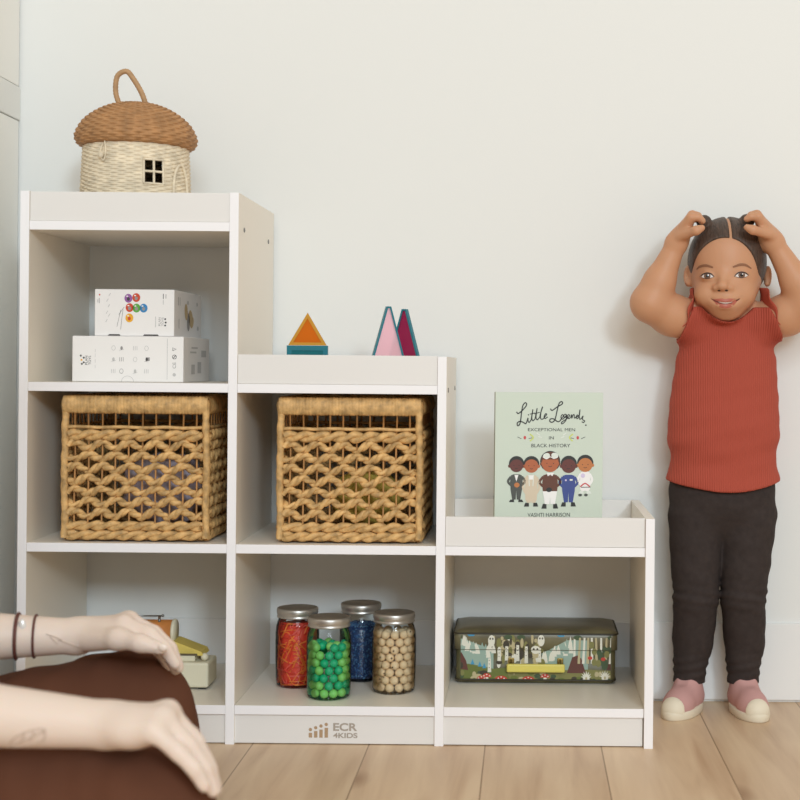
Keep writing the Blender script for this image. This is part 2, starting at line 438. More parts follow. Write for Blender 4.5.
# ================================================================ mushroom-house basket
def weave(R,Z,rows,n,amp,bul,nt=240,sub=4):
    vs=[];fs=[];N=rows*sub
    for i in range(N+1):
        t=i/N; row=min(rows-1,i//sub); ph=(i%sub)/sub
        bl=math.sin(PI*ph)*bul
        for k in range(nt):
            a=2*PI*k/nt
            r=R(t)+bl+ (amp*math.cos(n/2*a+row*PI)*math.sin(PI*ph) if R(t)>0.004 else 0)
            r=max(r,0.0005); vs.append((r*math.cos(a),r*math.sin(a),Z(t)))
    for i in range(N):
        for k in range(nt):
            l=(k+1)%nt; fs.append((i*nt+k,i*nt+l,(i+1)*nt+l,(i+1)*nt+k))
    return vs,fs
def lerp_tab(tab):
    xs=[a for a,b in tab]; ys=[b for a,b in tab]
    def fn(t): return float(np.interp(t,xs,ys))
    return fn
def smooth_tab(pts,n=60):
    q=dense([(a,b,0) for a,b in pts],12); L=[0]
    for i in range(1,len(q)): L.append(L[-1]+(q[i]-q[i-1]).length)
    L=[x/L[-1] for x in L]
    return (lambda t: float(np.interp(t,L,[p.x for p in q]))),(lambda t: float(np.interp(t,L,[p.y for p in q])))
Dm=2.67; c=W(136,180,Dm)
mush=thing('toy_basket','wicker mushroom house basket with brown cap lid on the tallest shelf','basket',(c.x,c.y,Z4+0.0005))
m_wl=mat('pale_wicker',(226,211,186),0.7,var=0.18,vscale=60,bump=0.3,bscale=200)
m_wb=mat('brown_wicker',(174,128,84),0.65,var=0.22,vscale=60,bump=0.3,bscale=200)
hb=0.152                                       # body height
Rb=lerp_tab([(0,0.0965),(0.5,0.0935),(0.9,0.0905),(1,0.09)])
vs,fs=weave(Rb,lambda t:t*hb,44,44,0.0019,0.0014)
win_a=math.radians(-57); win_w=0.0178/0.096; wz0,wz1=hb-0.0785,hb-0.0365
keep=[]
for f in fs:
    p=sum((Vector(vs[i]) for i in f),Vector())/4; a=math.atan2(p.y,p.x)
    if abs(a-win_a)<win_w and wz0<p.z<wz1: continue
    keep.append(f)
b=MB(); b.add(vs,keep,0,True); b.lathe([(0.0005,0.001),(0.097,0.001)],40,0,capb=False,capt=False)
body=b.build('body',[m_wl],mush)
def surf(a,z,off=0.0): r=Rb(z/hb)+0.0015+off; return Vector((r*math.cos(a),r*math.sin(a),z))
b=MB(); wr=0.0022
def arc(a0,z0,a1,z1,n=8,off=0.0): return [surf(a0+(a1-a0)*i/n,z0+(z1-z0)*i/n,off) for i in range(n+1)]
for q in (arc(win_a-win_w,wz0,win_a+win_w,wz0),arc(win_a-win_w,wz1,win_a+win_w,wz1),arc(win_a-win_w,wz0,win_a-win_w,wz1),arc(win_a+win_w,wz0,win_a+win_w,wz1),
          arc(win_a,wz0,win_a,wz1),arc(win_a-win_w,(wz0+wz1)/2,win_a+win_w,(wz0+wz1)/2)): b.tube(q,wr,8)
b.build('window_frame',[m_wl],mush)
b=MB(); da=math.radians(-22); dw=0.21
q=[surf(da-dw,0.004,0.001)]+[surf(da-dw*math.cos(t*PI/10),0.066+0.045*math.sin(t*PI/10),0.001) for t in range(11)]+[surf(da+dw,0.004,0.001)]
b.tube(dense(q,3),0.0026,8); b.tube([surf(da-dw*0.5,0.05,0.002),surf(da-dw*0.2,0.045,0.004),surf(da-dw*0.1,0.05,0.002)],0.002,6)
b.build('door_outline',[m_wl],mush)
b=MB(); la=math.radians(-111); b.tube(dense([surf(la+0.03,hb-0.006,0.003),surf(la+0.06,hb-0.026,0.003),surf(la+0.02,hb-0.041,0.003),surf(la-0.06,hb-0.028,0.003),surf(la-0.01,hb-0.01,0.003)],5),0.0013,6)
b.ball(surf(la-0.03,hb-0.031,0.004),(0.005,0.005,0.006),12,8); b.build('toggle',[m_wl],mush)
Rl,Zl=smooth_tab([(0.086,0.0),(0.098,0.0035),(0.1040,0.015),(0.1015,0.028),(0.089,0.048),(0.064,0.067),(0.034,0.079),(0.0,0.082)])
vs,fs=weave(Rl,Zl,32,44,0.0023,0.0018)
b=MB(); M=Matrix.Translation((0,0,hb-0.008))@Matrix.Rotation(math.radians(0.4),4,'Y')
b.add(vs,fs,0,True,M); b.lathe([(0.0005,0.001),(0.09,0.0)],40,0,M=M,capb=False,capt=False)
lid=b.build('lid',[m_wb],mush)
b=MB(); hp=dense([(-0.030,0,0.075),(-0.037,-0.004,0.10),(-0.034,-0.006,0.128),(-0.018,-0.006,0.137),(-0.006,-0.004,0.124),(0.008,0,0.100),(0.017,0.002,0.075)],10)
b.tube([M@p for p in hp],[0.0044+0.0007*(i%2) for i in range(len(hp))],10); b.build('handle',[mat('cane_wrap',(178,140,100),0.6,var=0.15,vscale=90)],lid)

# ================================================================ two cardboard boxes
m_card=mat('white_card',(240,236,234),0.5,spec=0.3)
INK=[mat('ink_'+n,c,0.5) for n,c in (('black',(62,60,62)),('grey',(196,193,192)),('red',(205,72,40)),('purple',(150,92,160)),('green',(92,168,62)),('blue',(50,132,190)),('yellow',(236,172,40)),('tan',(196,170,128)),('lilac',(178,160,190)),('mid',(150,146,146)))]
K,GY,RD,PU,GR,BL,YE,TN,LI,MD=range(1,11)
def card_box(label,fl,fw,fh,dep,rz,z):
    w,h,d=fw,fh,dep
    t=thing('toy_box',label,'box',(fl.x+w/2,fl.y+d/2,z),rz,'white toy boxes in the top cubby')
    MB().box((-w/2,-d/2,0),(w/2,d/2,h),0,0.0012).build('carton',[m_card],t)
    return t,Fr((-w/2,-d/2,0),(1,0,0),(0,0,1)),Fr((w/2,-d/2,0),(0,1,0),(0,0,1))
s1=2.575/F
fl=W(72,381,2.575); low,ff,fs_=card_box('wider lower white toy box with grey icons and a crease at right',fl,0.191,0.0785,0.21,0.0,Z3+0.0004)
def U(x,y): return ((x-42)/5.333*s1,(560-y)/5.333*s1)
b=MB()
def tx(b,fr,t,x,y,h,w,m,rot): a,c=U(x,y); b.text(fr,t,a,c,h,m,rot=rot,wid=w)
tx(b,ff,'PLAN',118,447,0.0042,0.0155,K,PI/2); tx(b,ff,'TOYS',136,447,0.0042,0.0155,K,PI/2)
for dx,dy,m in ((88,422,K),(92,445,YE),(94,466,K),(104,433,K),(104,458,K)):
    a,c=U(dx,dy); b.ell(ff,a,c,0.0017,m=m,n=10)
for yy in (395,420,450,480): a,c=U(165,yy); b.stroke(ff,[(a,c-0.003),(a,c+0.003)],0.0006,GY)
for i,x in enumerate((262,305,378,438)):
    for j,y in enumerate((380,440,503)):
        a,c=U(x,y); m=GY if i!=1 else MD
        if (i+j)%3==0: b.stroke(ff,[(a+0.0032*math.cos(q*PI/6),c+0.004*math.sin(q*PI/6)) for q in range(12)],0.0007,m,closed=True)
        elif (i+j)%3==1: b.ell(ff,a,c,0.0022,0.0034,m=m,n=10); b.stroke(ff,[(a-0.004,c-0.004),(a+0.004,c-0.002)],0.0007,GY)
        else:
            for q in range(3): b.stroke(ff,[(a-0.003+0.003*q,c-0.0035),(a-0.003+0.003*q,c+0.0035)],0.0009,m)
a,c=U(446,438); b.poly(ff,[(a-0.003,c-0.003),(a+0.003,c-0.003),(a+0.003,c+0.003),(a-0.003,c+0.003)],MD)
a,c=U(549,440); b.stroke(ff,[(a,c-0.034),(a,c+0.036)],0.0008,GY)
a,c=U(587,470); b.text(ff,'CE',a,c,0.0055,MD,rot=PI/2,wid=0.0105)
a,c=U(587,425); b.stroke(ff,[(a+0.0035*math.cos(q*PI/6),c+0.0035*math.sin(q*PI/6)) for q in range(12)],0.0009,K,closed=True); b.stroke(ff,[(a-0.002,c-0.002),(a+0.002,c+0.002)],0.0012,K)
a,c=U(587,384); b.stroke(ff,[(a-0.003,c-0.0025),(a+0.003,c),(a-0.003,c+0.0025)],0.0009,K,closed=True)
a,c=U(587,520); b.ell(ff,a,c,0.003,m=GY,n=12)
a,c=U(338,561); b.stroke(ff,[(a+0.0105*math.cos(q*PI/12),c+0.0105*math.sin(q*PI/12)) for q in range(13)],0.0007,GY)
for x,y,w,h,m in ((0.06,0.022,0.028,0.017,GY),(0.11,0.025,0.03,0.02,GY),(0.05,0.052,0.05,0.003,GY),(0.06,0.06,0.05,0.003,GY),(0.14,0.05,0.04,0.012,GY)):
    b.poly(fs_,[(x,y-h/2),(x+w,y-h/2),(x+w,y+h/2),(x,y+h/2)],m)
b.build('printed_marks',[m_card]+INK,low)
fl=W(94.5,334,2.585); up,ff,fs_=card_box('smaller upper white toy box printed with coloured balls',fl,0.1370,0.0805,0.215,0.0,Z3+0.0004+0.0785+0.0004)
def U(x,y): return ((x-160)/5.333*s1,(320-y)/5.333*s1)
b=MB()
for x,y,m in ((340,118,PU),(382,114,RD),(347,168,RD),(384,170,GR),(422,170,BL),(346,223,YE)):
    a,c=U(x,y); b.ell(ff,a,c,0.0068,0.0076,m=m,l=0.0003); b.ell(ff,a,c-0.0012,0.0027,0.0032,m=(K if m in(PU,) else MD if m!=YE else RD),l=0.0005,n=12)
    b.ell(ff,a-0.002,c+0.0035,0.0018,0.0012,m=0,l=0.0006,n=10)
tx(b,ff,'PLAN',508,242,0.0038,0.0145,MD,PI/2); tx(b,ff,'TOYS',524,242,0.0038,0.0145,MD,PI/2)
for dx,dy in ((538,228),(541,246),(538,262)): a,c=U(dx,dy); b.ell(ff,a,c,0.0016,m=K,n=10)
for x,y0,y1,m in ((527,92,120,K),(541,95,118,MD),(527,125,150,GY),(487,215,272,GY),(184,118,145,MD),(176,125,142,GY)):
    a,c=U(x,y0); a2,c2=U(x,y1); b.stroke(ff,[(a,c),(a2,c2)],0.0011,m)
a,c=U(186,100); b.ell(ff,a,c,0.0014,m=RD,n=10)
for x,y in ((240,100),(228,130),(236,160),(226,195),(238,210),(224,240)):
    a,c=U(x,y); b.stroke(ff,[(a-0.0015,c-0.002),(a+0.0015,c+0.003)],0.001,GY)
for q in (((300,180),(290,225),(280,270)),((312,178),(306,225),(300,285)),((318,165),(290,205))):
    b.stroke(ff,[U(*p) for p in q],0.0008,MD)
for x0,x1 in ((232,300),(420,505)): # open slits along the bottom fold
    a,c=U(x0,318); a2,_=U(x1,318); b.poly(ff,[(a,0.0006),(a2,0.0006),(a2-0.002,0.003),(a+0.002,0.003)],K)
def S(x,y): return ((x-582)/178*0.19+0.012,(320-y)/5.333*s1)
for x,y,rx,ry,m,r in ((655,180,0.012,0.015,TN,0.4),(690,215,0.019,0.014,TN,-0.6),(672,235,0.011,0.016,MD,0.1),(700,235,0.014,0.009,TN,0.5),(668,210,0.006,0.012,LI,0.2),(668,128,0.006,0.004,GY,0),(738,128,0.006,0.004,GY,0),(745,265,0.007,0.004,GY,0)):
    a,c=S(x,y); b.ell(fs_,a,c,rx,ry,m=m,rot=r,l=0.0003+0.00002*(x%9))
for x,y0,y1,m in ((600,105,150,MD),(612,105,150,GY),(604,222,275,MD)):
    a,c=S(x,y0); a2,c2=S(x,y1); b.stroke(fs_,[(a,c),(a2,c2)],0.003,m)
b.build('printed_marks',[m_card]+INK,up)

# ================================================================ hyacinth baskets
m_hy=mat('water_hyacinth',(204,163,106),0.6,var=0.38,vscale=70,bump=0.9,bscale=160,stretch=(1,1,1))
m_hyd=mat('water_hyacinth_dark',(176,128,76),0.65,var=0.3,vscale=45,bump=0.6,bscale=160)
def make_basket(w,d,h,loc,label):
    t=thing('storage_basket',label,'basket',loc,0,'woven hyacinth storage baskets')
    for sx in (-1,1):
        for sy in (-1,1):
            b=MB(); q=[(sx*(w/2-0.006)+random.uniform(-.0012,.0012),sy*(d/2-0.006)+random.uniform(-.0012,.0012),0.006+i*(h-0.014)/9) for i in range(10)]
            b.tube(dense(q,3),[0.0062+0.0007*math.sin(i*2.1) for i in range(28)],10); b.build('corner_post',[m_hy],t)
    def side(kind):
        if kind in 'fb': L=w-0.022; s=-1 if kind=='f' else 1; return L,(lambda a,z,o:Vector((a,s*(d/2-0.006+o),z)))
        L=d-0.022; s=-1 if kind=='l' else 1; return L,(lambda a,z,o:Vector((s*(w/2-0.006+o),a,z)))
    for kind in 'fbrl':
        L,P=side(kind); b=MB(); ns=10 if kind in 'fb' else 12; sp=L/ns; y0=random.random()*6
        for i in range(ns):
            a=-L/2+sp*(i+0.5)
            b.tube([P(a+random.uniform(-.001,.001),z,0) for z in (0.004,h*0.3,h*0.6,h*0.88)],0.0016,6,1)
        for i in range(7):
            z0=0.046+0.0192*i; q=[];r=[]
            for k in range(ns*8+1):
                u=k/8; a=-L/2+sp*u
                q.append(P(a,z0+0.0048*math.cos(PI*(u-0.5)+i*PI)+0.0008*math.sin(u*3.1+i+y0),0.0022*math.sin(PI*(u-0.5)+PI/2+i*PI)*0.6))
                r.append(0.0066+0.0008*math.sin(u*2.3+i*1.7+y0)-0.0014*max(0,math.cos(2*PI*(u-0.5))))
            for s_ in (0,PI):                          # two twisted leaves make one strand
                qq=[p+Vector((0,0,0.0031*math.sin(k*0.62+s_+i)))+(P(0,0,1)-P(0,0,0))*0.0026*math.cos(k*0.62+s_+i) for k,p in enumerate(q)]
                b.tube(qq,[x*0.70 for x in r],7,0,flat=(1.0,0.8),up=(0,0,1))
        for z0,am,rr in ((0.0105,0.0038,0.0062),(0.026,0.0038,0.0062),(h-0.069,0.005,0.0066)):   # twisted ropes
            for s in (0,PI):
                q=[]
                for k in range(70):
                    u=k/69; ph=u*L/0.045*PI*2*0.8+s+z0*90
                    q.append(P(-L/2+L*u,z0+am*math.sin(ph),0.0034*math.cos(ph)))
                b.tube(q,[rr*0.86+0.0006*math.sin(k*0.9) for k in range(70)],8,0)
        b.tube([P(-L/2+L*k/20,h-0.0555+0.0006*math.sin(k),0.001) for k in range(21)],0.003,8,0)
        b.build('woven_panel',[m_hy,m_hyd],t)
        b=MB(); n=int(L/0.0052)*4; q=[];r=[]                             # wrapped rim
        for k in range(n+1):
            u=k/n; q.append(P(-L/2-0.008+(L+0.016)*u,h-0.0175,0.0005+0.0008*math.sin(u*29+y0))); r.append(0.0158*(0.94+0.06*abs(math.sin(k*PI/4)))+random.uniform(-.0003,.0003))
        b.tube(q,r,12,0,flat=(1.0,0.5),up=(0,0,1)); b.build('wrapped_rim',[m_hy],t)
    MB().box((-w/2+0.012,-d/2+0.012,0.002),(w/2-0.012,d/2-0.012,0.006)).build('base',[m_hyd],t)
    return t
bw,bh,bd=0.249,0.2475,0.29
bk1=make_basket(bw,bd,bh,(-0.6535,YF+0.018+bd/2,Z2+0.0006),'woven hyacinth basket in the left cubby below the two white boxes')
bk2=copy_tree(bk1); bk2.location.x=-0.2935; bk2.scale.x=0.985; bk2.location.y+=0.004; bk2['label']='woven hyacinth basket in the middle cubby above the glass jars'
def lump(name,label,cat,c,r,m):
    b=MB(); b.ball((0,0,0),r,36,22)
    for v in b.v:
        n=v.normalized(); v*= 1+0.08*math.sin(9*n.x+4*n.z)+0.07*math.sin(11*n.y+7*n.x)+0.05*math.sin(17*n.z)
    zz=min(v.z for v in b.v)
    for v in b.v: v.z-=zz
    o=b.build(name,m); o.location=c; return tag(o,label,cat)
lump('cloth','crumpled pale lilac cloth seen through the left woven basket','cloth',(-0.63,-0.22,Z2+0.0075),(0.075,0.07,0.06),mat('lilac_cloth',(214,202,216),0.85,bump=0.3,bscale=60))
lump('cloth','crumpled yellow cloth seen through the middle woven basket','cloth',(-0.275,-0.22,Z2+0.0075),(0.06,0.06,0.05),mat('yellow_cloth',(222,196,92),0.85,bump=0.3,bscale=60))

# ================================================================ magnetic tiles
m_teal=mat('teal_plastic',(20,112,128),0.25); m_amber=mat('amber_rim',(196,140,38),0.25)
def tile(name,label,pts,loc,rz,face,rim,group='clear coloured magnetic tiles',th=0.006,rw=0.005):
    """flat tile with a raised rim around a clear pane"""
    t=thing(name,label,'toy tile',loc,rz,group)
    n=len(pts); c=Vector((sum(p[0] for p in pts)/n,sum(p[1] for p in pts)/n))
    inn=[]
    for i in range(n):
        a,bb,cc=Vector(pts[i-1]),Vector(pts[i]),Vector(pts[(i+1)%n])
        d1=(bb-a).normalized(); d2=(cc-bb).normalized(); n1=Vector((-d1.y,d1.x)); n2=Vector((-d2.y,d2.x))
        m=(n1+n2).normalized(); inn.append(bb+m*rw/max(0.3,m.dot(n1)))
    b=MB()
    for i in range(n):
        j=(i+1)%n; q=[pts[i],pts[j],inn[j],inn[i]]
        vs=[(p[0],-th/2,p[1]) for p in q]+[(p[0],th/2,p[1]) for p in q]
        b.add(vs,[(0,1,2,3),(7,6,5,4),(0,4,5,1),(2,6,7,3)],0)
    b.build('rim',[rim],t)
    b=MB(); vs=[(p[0],-th*0.3,p[1]) for p in inn]+[(p[0],th*0.3,p[1]) for p in inn]
    b.add(vs,[tuple(range(n)),tuple(range(n,2*n))[::-1]]+[(i,i+n,(i+1)%n+n,(i+1)%n) for i in range(n)],0)
    b.build('pane',[face],t); return t
D=2.63; c=W(307.5,350,D); zf=Z3+0.0006; hs=0.0655
tile('square_tile','teal square magnetic tile standing under the orange triangle',[(-0.036,0),(0.036,0),(0.036,hs),(-0.036,hs)],(c.x,c.y,zf),0,tile_mat('teal_pane',(20,130,140)),m_teal,rw=0.0085)
tile('triangle_tile','orange triangular magnetic tile balanced on the teal square tile',[(-0.0335,0),(0.0335,0),(0,0.057)],(c.x,c.y,zf+hs+0.0004),0,tile_mat('orange_pane',(232,130,10)),m_amber)
c=W(388,350,2.62); tile('triangle_tile','tall pink triangular magnetic tile with teal rim in front of the magenta one',[(-0.042,0),(0.042,0),(0.004,0.135),(-0.004,0.135)],(c.x,c.y,zf),math.radians(24),tile_mat('pink_pane',(252,214,224)),m_teal,th=0.008,rw=0.003)
c=W(404.5,350,2.685); tile('triangle_tile','tall magenta triangular magnetic tile with teal rim behind the pink one',[(-0.044,0),(0.044,0),(0.0045,0.133),(-0.0045,0.133)],(c.x,c.y,zf),math.radians(-26),tile_mat('magenta_pane',(178,36,96)),m_teal,th=0.008,rw=0.003)

# ================================================================ picture book
c=W(548,515,2.63); bwid,bhei,bth=0.1915,0.2555,0.012
book=thing('picture_book','pale green hardcover picture book standing in the lowest tray','book',(c.x,c.y,Z2+0.0006),math.radians(9))
m_cov=mat('book_cover',(204,213,199),0.45); m_pg=mat('book_pages',(238,233,220),0.8)
b=MB(); b.box((-bwid/2,-bth/2,0),(bwid/2,-bth/2+0.0025,bhei),0,0.0006); b.box((-bwid/2,bth/2-0.0025,0),(bwid/2,bth/2,bhei),0,0.0006)
b.build('cover',[m_cov],book)
MB().box((-bwid/2,-bth/2+0.0026,0),(-bwid/2+0.0025,bth/2-0.0026,bhei)).build('spine',[mat('book_spine',(120,116,92),0.6,var=0.5,vscale=60,stretch=(1,1,0.6))],book)
MB().box((-bwid/2+0.0027,-bth/2+0.0026,0.003),(bwid/2-0.003,bth/2-0.0026,bhei-0.003)).build('pages',[m_pg],book)
b=MB(); fr=Fr((-bwid/2,-bth/2,0),(1,0,0),(0,0,1)); q=0.0002865
BI=[mat('book_'+n,c,0.5) for n,c in (('black',(40,40,38)),('skin_dark',(116,62,42)),('skin_mid',(176,96,58)),('suit',(76,78,74)),('cream',(214,196,172)),('brown',(98,56,40)),('blue',(58,74,140)),('white',(242,238,236)),('red',(200,70,72)),('lime',(205,214,110)),('skin_light',(190,118,66)),('lilac',(214,200,226)),('pale',(224,228,220)),('skin_deep',(100,50,44)))]
BK,SD,SM,SU,CR,BR,BU,WH,RE,LM,SLT,LC,PL,SE=range(14)
def B(x,y): return ((x-27)*q,bhei-(y-8)*q)
def line(pts,w,m=BK,l=0.0004): b.stroke(fr,[B(*p) for p in pts],w*q*0.86,m,l,smooth=True)
# handwritten title
line([(157,128),(168,138),(192,120),(218,88),(212,72),(196,90),(188,135),(183,180),(176,206),(164,212),(163,196),(178,186),(200,192),(214,200),(222,186)],8)
line([(222,186),(228,165),(229,182),(236,192),(248,176)],7); b.ell(fr,*B(231,146),4*q,m=BK,n=10)
line([(248,176),(256,125),(258,115),(252,160),(258,182),(272,170)],7); line([(240,142),(272,134)],6)
line([(272,170),(282,118),(284,108),(278,155),(284,176),(300,162)],7); line([(268,140),(300,130)],6)
line([(300,162),(312,112),(318,98),(308,130),(306,166),(318,172),(332,158),(344,142),(336,140),(328,156),(334,168),(350,158)],7)
line([(366,108),(378,118),(410,96),(440,78),(436,64),(420,76),(408,120),(396,172),(380,190),(364,186),(366,172),(386,170),(410,186),(424,184),(436,168)],8)
line([(436,168),(448,150),(440,144),(432,160),(442,172),(456,160),(466,146),(456,142),(450,156),(462,160),(468,148),(464,176),(448,196),(436,200),(440,188),(470,168),(486,150),(478,144),(472,158),(482,168),(494,158)],7)
line([(494,158),(498,144),(500,166),(506,148),(514,144),(516,164),(526,160)],7)
line([(526,160),(540,152),(534,146),(526,158),(534,168),(546,152),(550,112),(546,150),(550,172),(560,166)],7)
line([(560,166),(570,152),(566,172),(580,182),(572,192),(562,186)],7); b.ell(fr,*B(588,208),5*q,m=BK,n=10)
for t_,x,y,h,w in (('EXCEPTIONAL MEN',375,236,19,292),('IN',374,286,19,30),('BLACK HISTORY',371,333,21,240),('VASHTI HARRISON',362,756,24,262)):
    a,c_=B(x,y); b.text(fr,t_,a,c_,h*q,BK,0.0004,wid=w*q)
for s in (-1,1):     # sprigs
    X=lambda x:374+s*x
    line([(X(210),280),(X(185),292)],4,SU); b.ell(fr,*B(X(164),285),8*q,11*q,m=RE,n=12,l=0.0004); line([(X(140),290),(X(118),286)],4,SU)
    line([(X(134),262),(X(112),284),(X(132),306)],9,LM); line([(X(92),256),(X(72),270)],7,PL); line([(X(80),278),(X(60),284)],7,PL)
def kid(x,hy,hr,skin,hair,body,legs,bw_,bt,bb,lt,shoe,foot,cap=False,sleeve=None):
    l=0.0004
    b.poly(fr,[B(x-bw_*0.42,bb),B(x-bw_*0.30,lt),B(x-3,lt),B(x,bb+6),B(x+3,lt),B(x+bw_*0.30,lt),B(x+bw_*0.42,bb)],legs,l)
    for s in(-1,1):
        b.poly(fr,[B(x+s*bw_*0.30-11,lt),B(x+s*bw_*0.30+11,lt),B(x+s*bw_*0.34+16,foot),B(x+s*bw_*0.34-16,foot)][::1],shoe,l+0.00005)
        b.stroke(fr,[B(x+s*bw_*0.40,bt+14),B(x+s*bw_*0.60,(bt+bb)/2),B(x+s*bw_*0.16,bb-10)],15*q,sleeve or body,l+0.0001,smooth=True)
    b.poly(fr,[B(x-bw_*0.42,bb),B(x+bw_*0.42,bb),B(x+bw_*0.46,(bt+bb)/2),B(x+bw_*0.40,bt+6),B(x+bw_*0.2,bt),B(x-bw_*0.2,bt),B(x-bw_*0.40,bt+6),B(x-bw_*0.46,(bt+bb)/2)],body,l+0.00008)
    b.ell(fr,*B(x,hy-7),(hr+3)*q,(hr+2)*q,m=hair,l=l+0.00012)
    for s in(-1,1): b.ell(fr,*B(x+s*hr,hy+8),8*q,10*q,m=skin,l=l+0.00013,n=10)
    b.ell(fr,*B(x,hy+6),(hr-3)*q,(hr-5)*q,m=skin,l=l+0.00015)
    for s in(-1,1): b.ell(fr,*B(x+s*hr*0.36,hy+4),3.2*q,m=BK,l=l+0.0002,n=8)
    b.stroke(fr,[B(x-hr*0.2,hy+20),B(x,hy+24),B(x+hr*0.2,hy+20)],3.2*q,BK,l+0.0002,smooth=True)
kid(586,446,48,SLT,BK,WH,WH,72,492,600,612,PL,628); b.ell(fr,*B(572,517),14*q,m=LC,l=0.0007,n=12)
line([(556,585),(586,565),(616,585)],9,RE,0.0007); line([(560,588),(620,588)],5,BK,0.0007)
for x in(556,592): b.ell(fr,*B(x,636),12*q,9*q,m=SU,l=0.0004,n=12)
kid(160,450,44,SE,BK,SU,SU,84,508,600,662,BK,677)
b.poly(fr,[B(148,512),B(172,512),B(160,552)],WH,0.0006); b.ell(fr,*B(163,573),17*q,15*q,m=SLT,l=0.0007,n=16)
kid(252,452,46,SM,BK,CR,CR,84,512,662,682,BK,705)
b.poly(fr,[B(232,514),B(270,514),B(262,540),B(240,540)],WH,0.0006); line([(236,512),(240,580)],6,PL,0.0007); line([(266,512),(262,580)],6,PL,0.0007)
kid(483,452,48,SE,BK,BU,BU,92,512,612,680,BK,706); b.ell(fr,*B(466,545),6*q,m=LC,l=0.0007,n=10); b.poly(fr,[B(490,538),B(508,538),B(508,548),B(490,548)],PL,0.0007)
kid(368,438,56,SM,BR,BR,WH,106,508,612,688,BK,718)
b.poly(fr,[B(330,618),B(408,618),B(400,690),B(372,690),B(369,640),B(366,690),B(338,690)],WH,0.0006)
b.ell(fr,*B(368,418),58*q,50*q,m=BR,l=0.00057,a0=0,a1=PI); b.stroke(fr,[B(368+60*math.cos(a*PI/12),430-62*math.sin(a*PI/12)) for a in range(-3,16)],5*q,BK,0.0006)
b.ell(fr,*B(344,396),22*q,17*q,m=PL,l=0.0007,rot=0.3); b.ell(fr,*B(396,394),22*q,17*q,m=PL,l=0.0007,rot=-0.3); line([(322,402),(345,414),(368,402),(392,412),(416,398)],5,WH,0.0008)
b.poly(fr,[B(346,500),B(392,500),B(382,520),B(369,510),B(354,520)],WH,0.0008); b.ell(fr,*B(362,603),18*q,14*q,m=BK,l=0.0008,n=14)
b.build('cover_art',BI,book)
# ================================================================ glass jars and what they hold
m_glass=glass_mat('jar_glass',(247,250,249)); m_lid=mat('zinc_lid',(196,192,186),0.36,metal=0.85)
m_lidtop=mat('zinc_lid_top',(160,152,142),0.4,metal=0.8)
jars=[]
def make_jar():
    t=thing('glass_jar','','jar',(0,0,0),0,'lidded glass jars in the middle cubby')
    MB().lathe([(0.006,0.0025),(0.028,0.0012),(0.0335,0.0006),(0.0365,0.004),(0.0375,0.011),(0.0385,0.05),(0.0385,0.092),(0.0374,0.106),(0.0350,0.114),(0.0335,0.118),(0.0335,0.128)],56,0,capt=False).build('glass',[m_glass],t)
    lid=MB().lathe([(0.0338,0.1215),(0.0358,0.1215),(0.0364,0.123),(0.0356,0.1245),(0.0354,0.1268),(0.0362,0.1285),(0.0367,0.130),(0.0367,0.135),(0.0358,0.1375),(0.0344,0.138)],56,0,capb=False,capt=False).build('lid',[m_lid],t)
    MB().lathe([(0.0344,0.138),(0.033,0.1372),(0.0320,0.1382),(0.0,0.1386)],56,0,capb=False,capt=False).build('lid_disc',[m_lidtop],lid)
    return t
J0=make_jar(); JZ=Z1+0.0004
spec=(('red',W(297,685,2.664),'lidded glass jar of red threads, leftmost of the four'),('green',W(328.5,697,2.572),'lidded glass jar of green beads, frontmost of the four'),
      ('blue',W(360.5,680,2.722),'lidded glass jar of tiny blue beads, behind the others'),('wood',W(393.5,691,2.622),'lidded glass jar of wooden beads, rightmost of the four'))
JP={}
for i,(n,p,lab) in enumerate(spec):
    t=J0 if i==0 else copy_tree(J0); t.location=(p.x,p.y,JZ); t.rotation_euler=(0,0,i*0.9); t['label']=lab; JP[n]=Vector((p.x,p.y,JZ))
# beads, laid ring on ring
def beads(c,proto_fn,r,nl,zb,toprag):
    R=0.0372-r-0.0006; n=int(PI/math.asin((r+0.0003)/R)); k=0
    for L_ in range(nl):
        z=zb+r+L_*r*2*0.845
        for i in range(n):
            a=2*PI*(i+0.5*(L_%2)+0.05*random.uniform(-1,1))/n
            if L_>=nl-1 and random.random()<toprag: continue
            proto_fn(k,c+Vector((R*math.cos(a),R*math.sin(a),z))); k+=1
        if L_==nl-1:
            for i in range(5): proto_fn(k,c+Vector((0.0135*math.cos(i*1.2566),0.0135*math.sin(i*1.2566),z))); k+=1
def bead_mesh(r,hole):
    b=MB()
    if hole: b.lathe([(0.0016,-r*0.98),(0.0022,-r*0.955)]+[(r*math.sin(PI*(0.1+0.8*j/11)),-r*math.cos(PI*(0.1+0.8*j/11))) for j in range(12)]+[(0.0022,r*0.955),(0.0016,r*0.98),(0.0014,0)],16,0,capb=False,capt=True); b.m=[0]*len(b.m)
    else: b.ball((0,0,0),r,18,12)
    return b
m_g1=mat('emerald_bead',(16,178,122),0.45); m_g2=mat('light_green_bead',(142,214,112),0.45); m_wbead=mat('raw_wood_bead',(236,206,166),0.6,var=0.1,vscale=120)
mg1=bead_mesh(0.0076,False).mesh('bead_emerald'); mg1.materials.append(m_g1); mg2=bead_mesh(0.0076,False).mesh('bead_light'); mg2.materials.append(m_g2)
bm_=bead_mesh(0.0077,True); mw=bm_.mesh('bead_wood'); mw.materials.append(m_wbead)
def green(k,p):
    e=random.random()<0.5; o=bpy.data.objects.new('green_bead',mg1 if e else mg2); C.objects.link(o); o.location=p
    tag(o,'emerald green round bead inside the frontmost glass jar' if e else 'light green round bead inside the frontmost glass jar','bead','emerald beads in the jar' if e else 'light green beads in the jar')
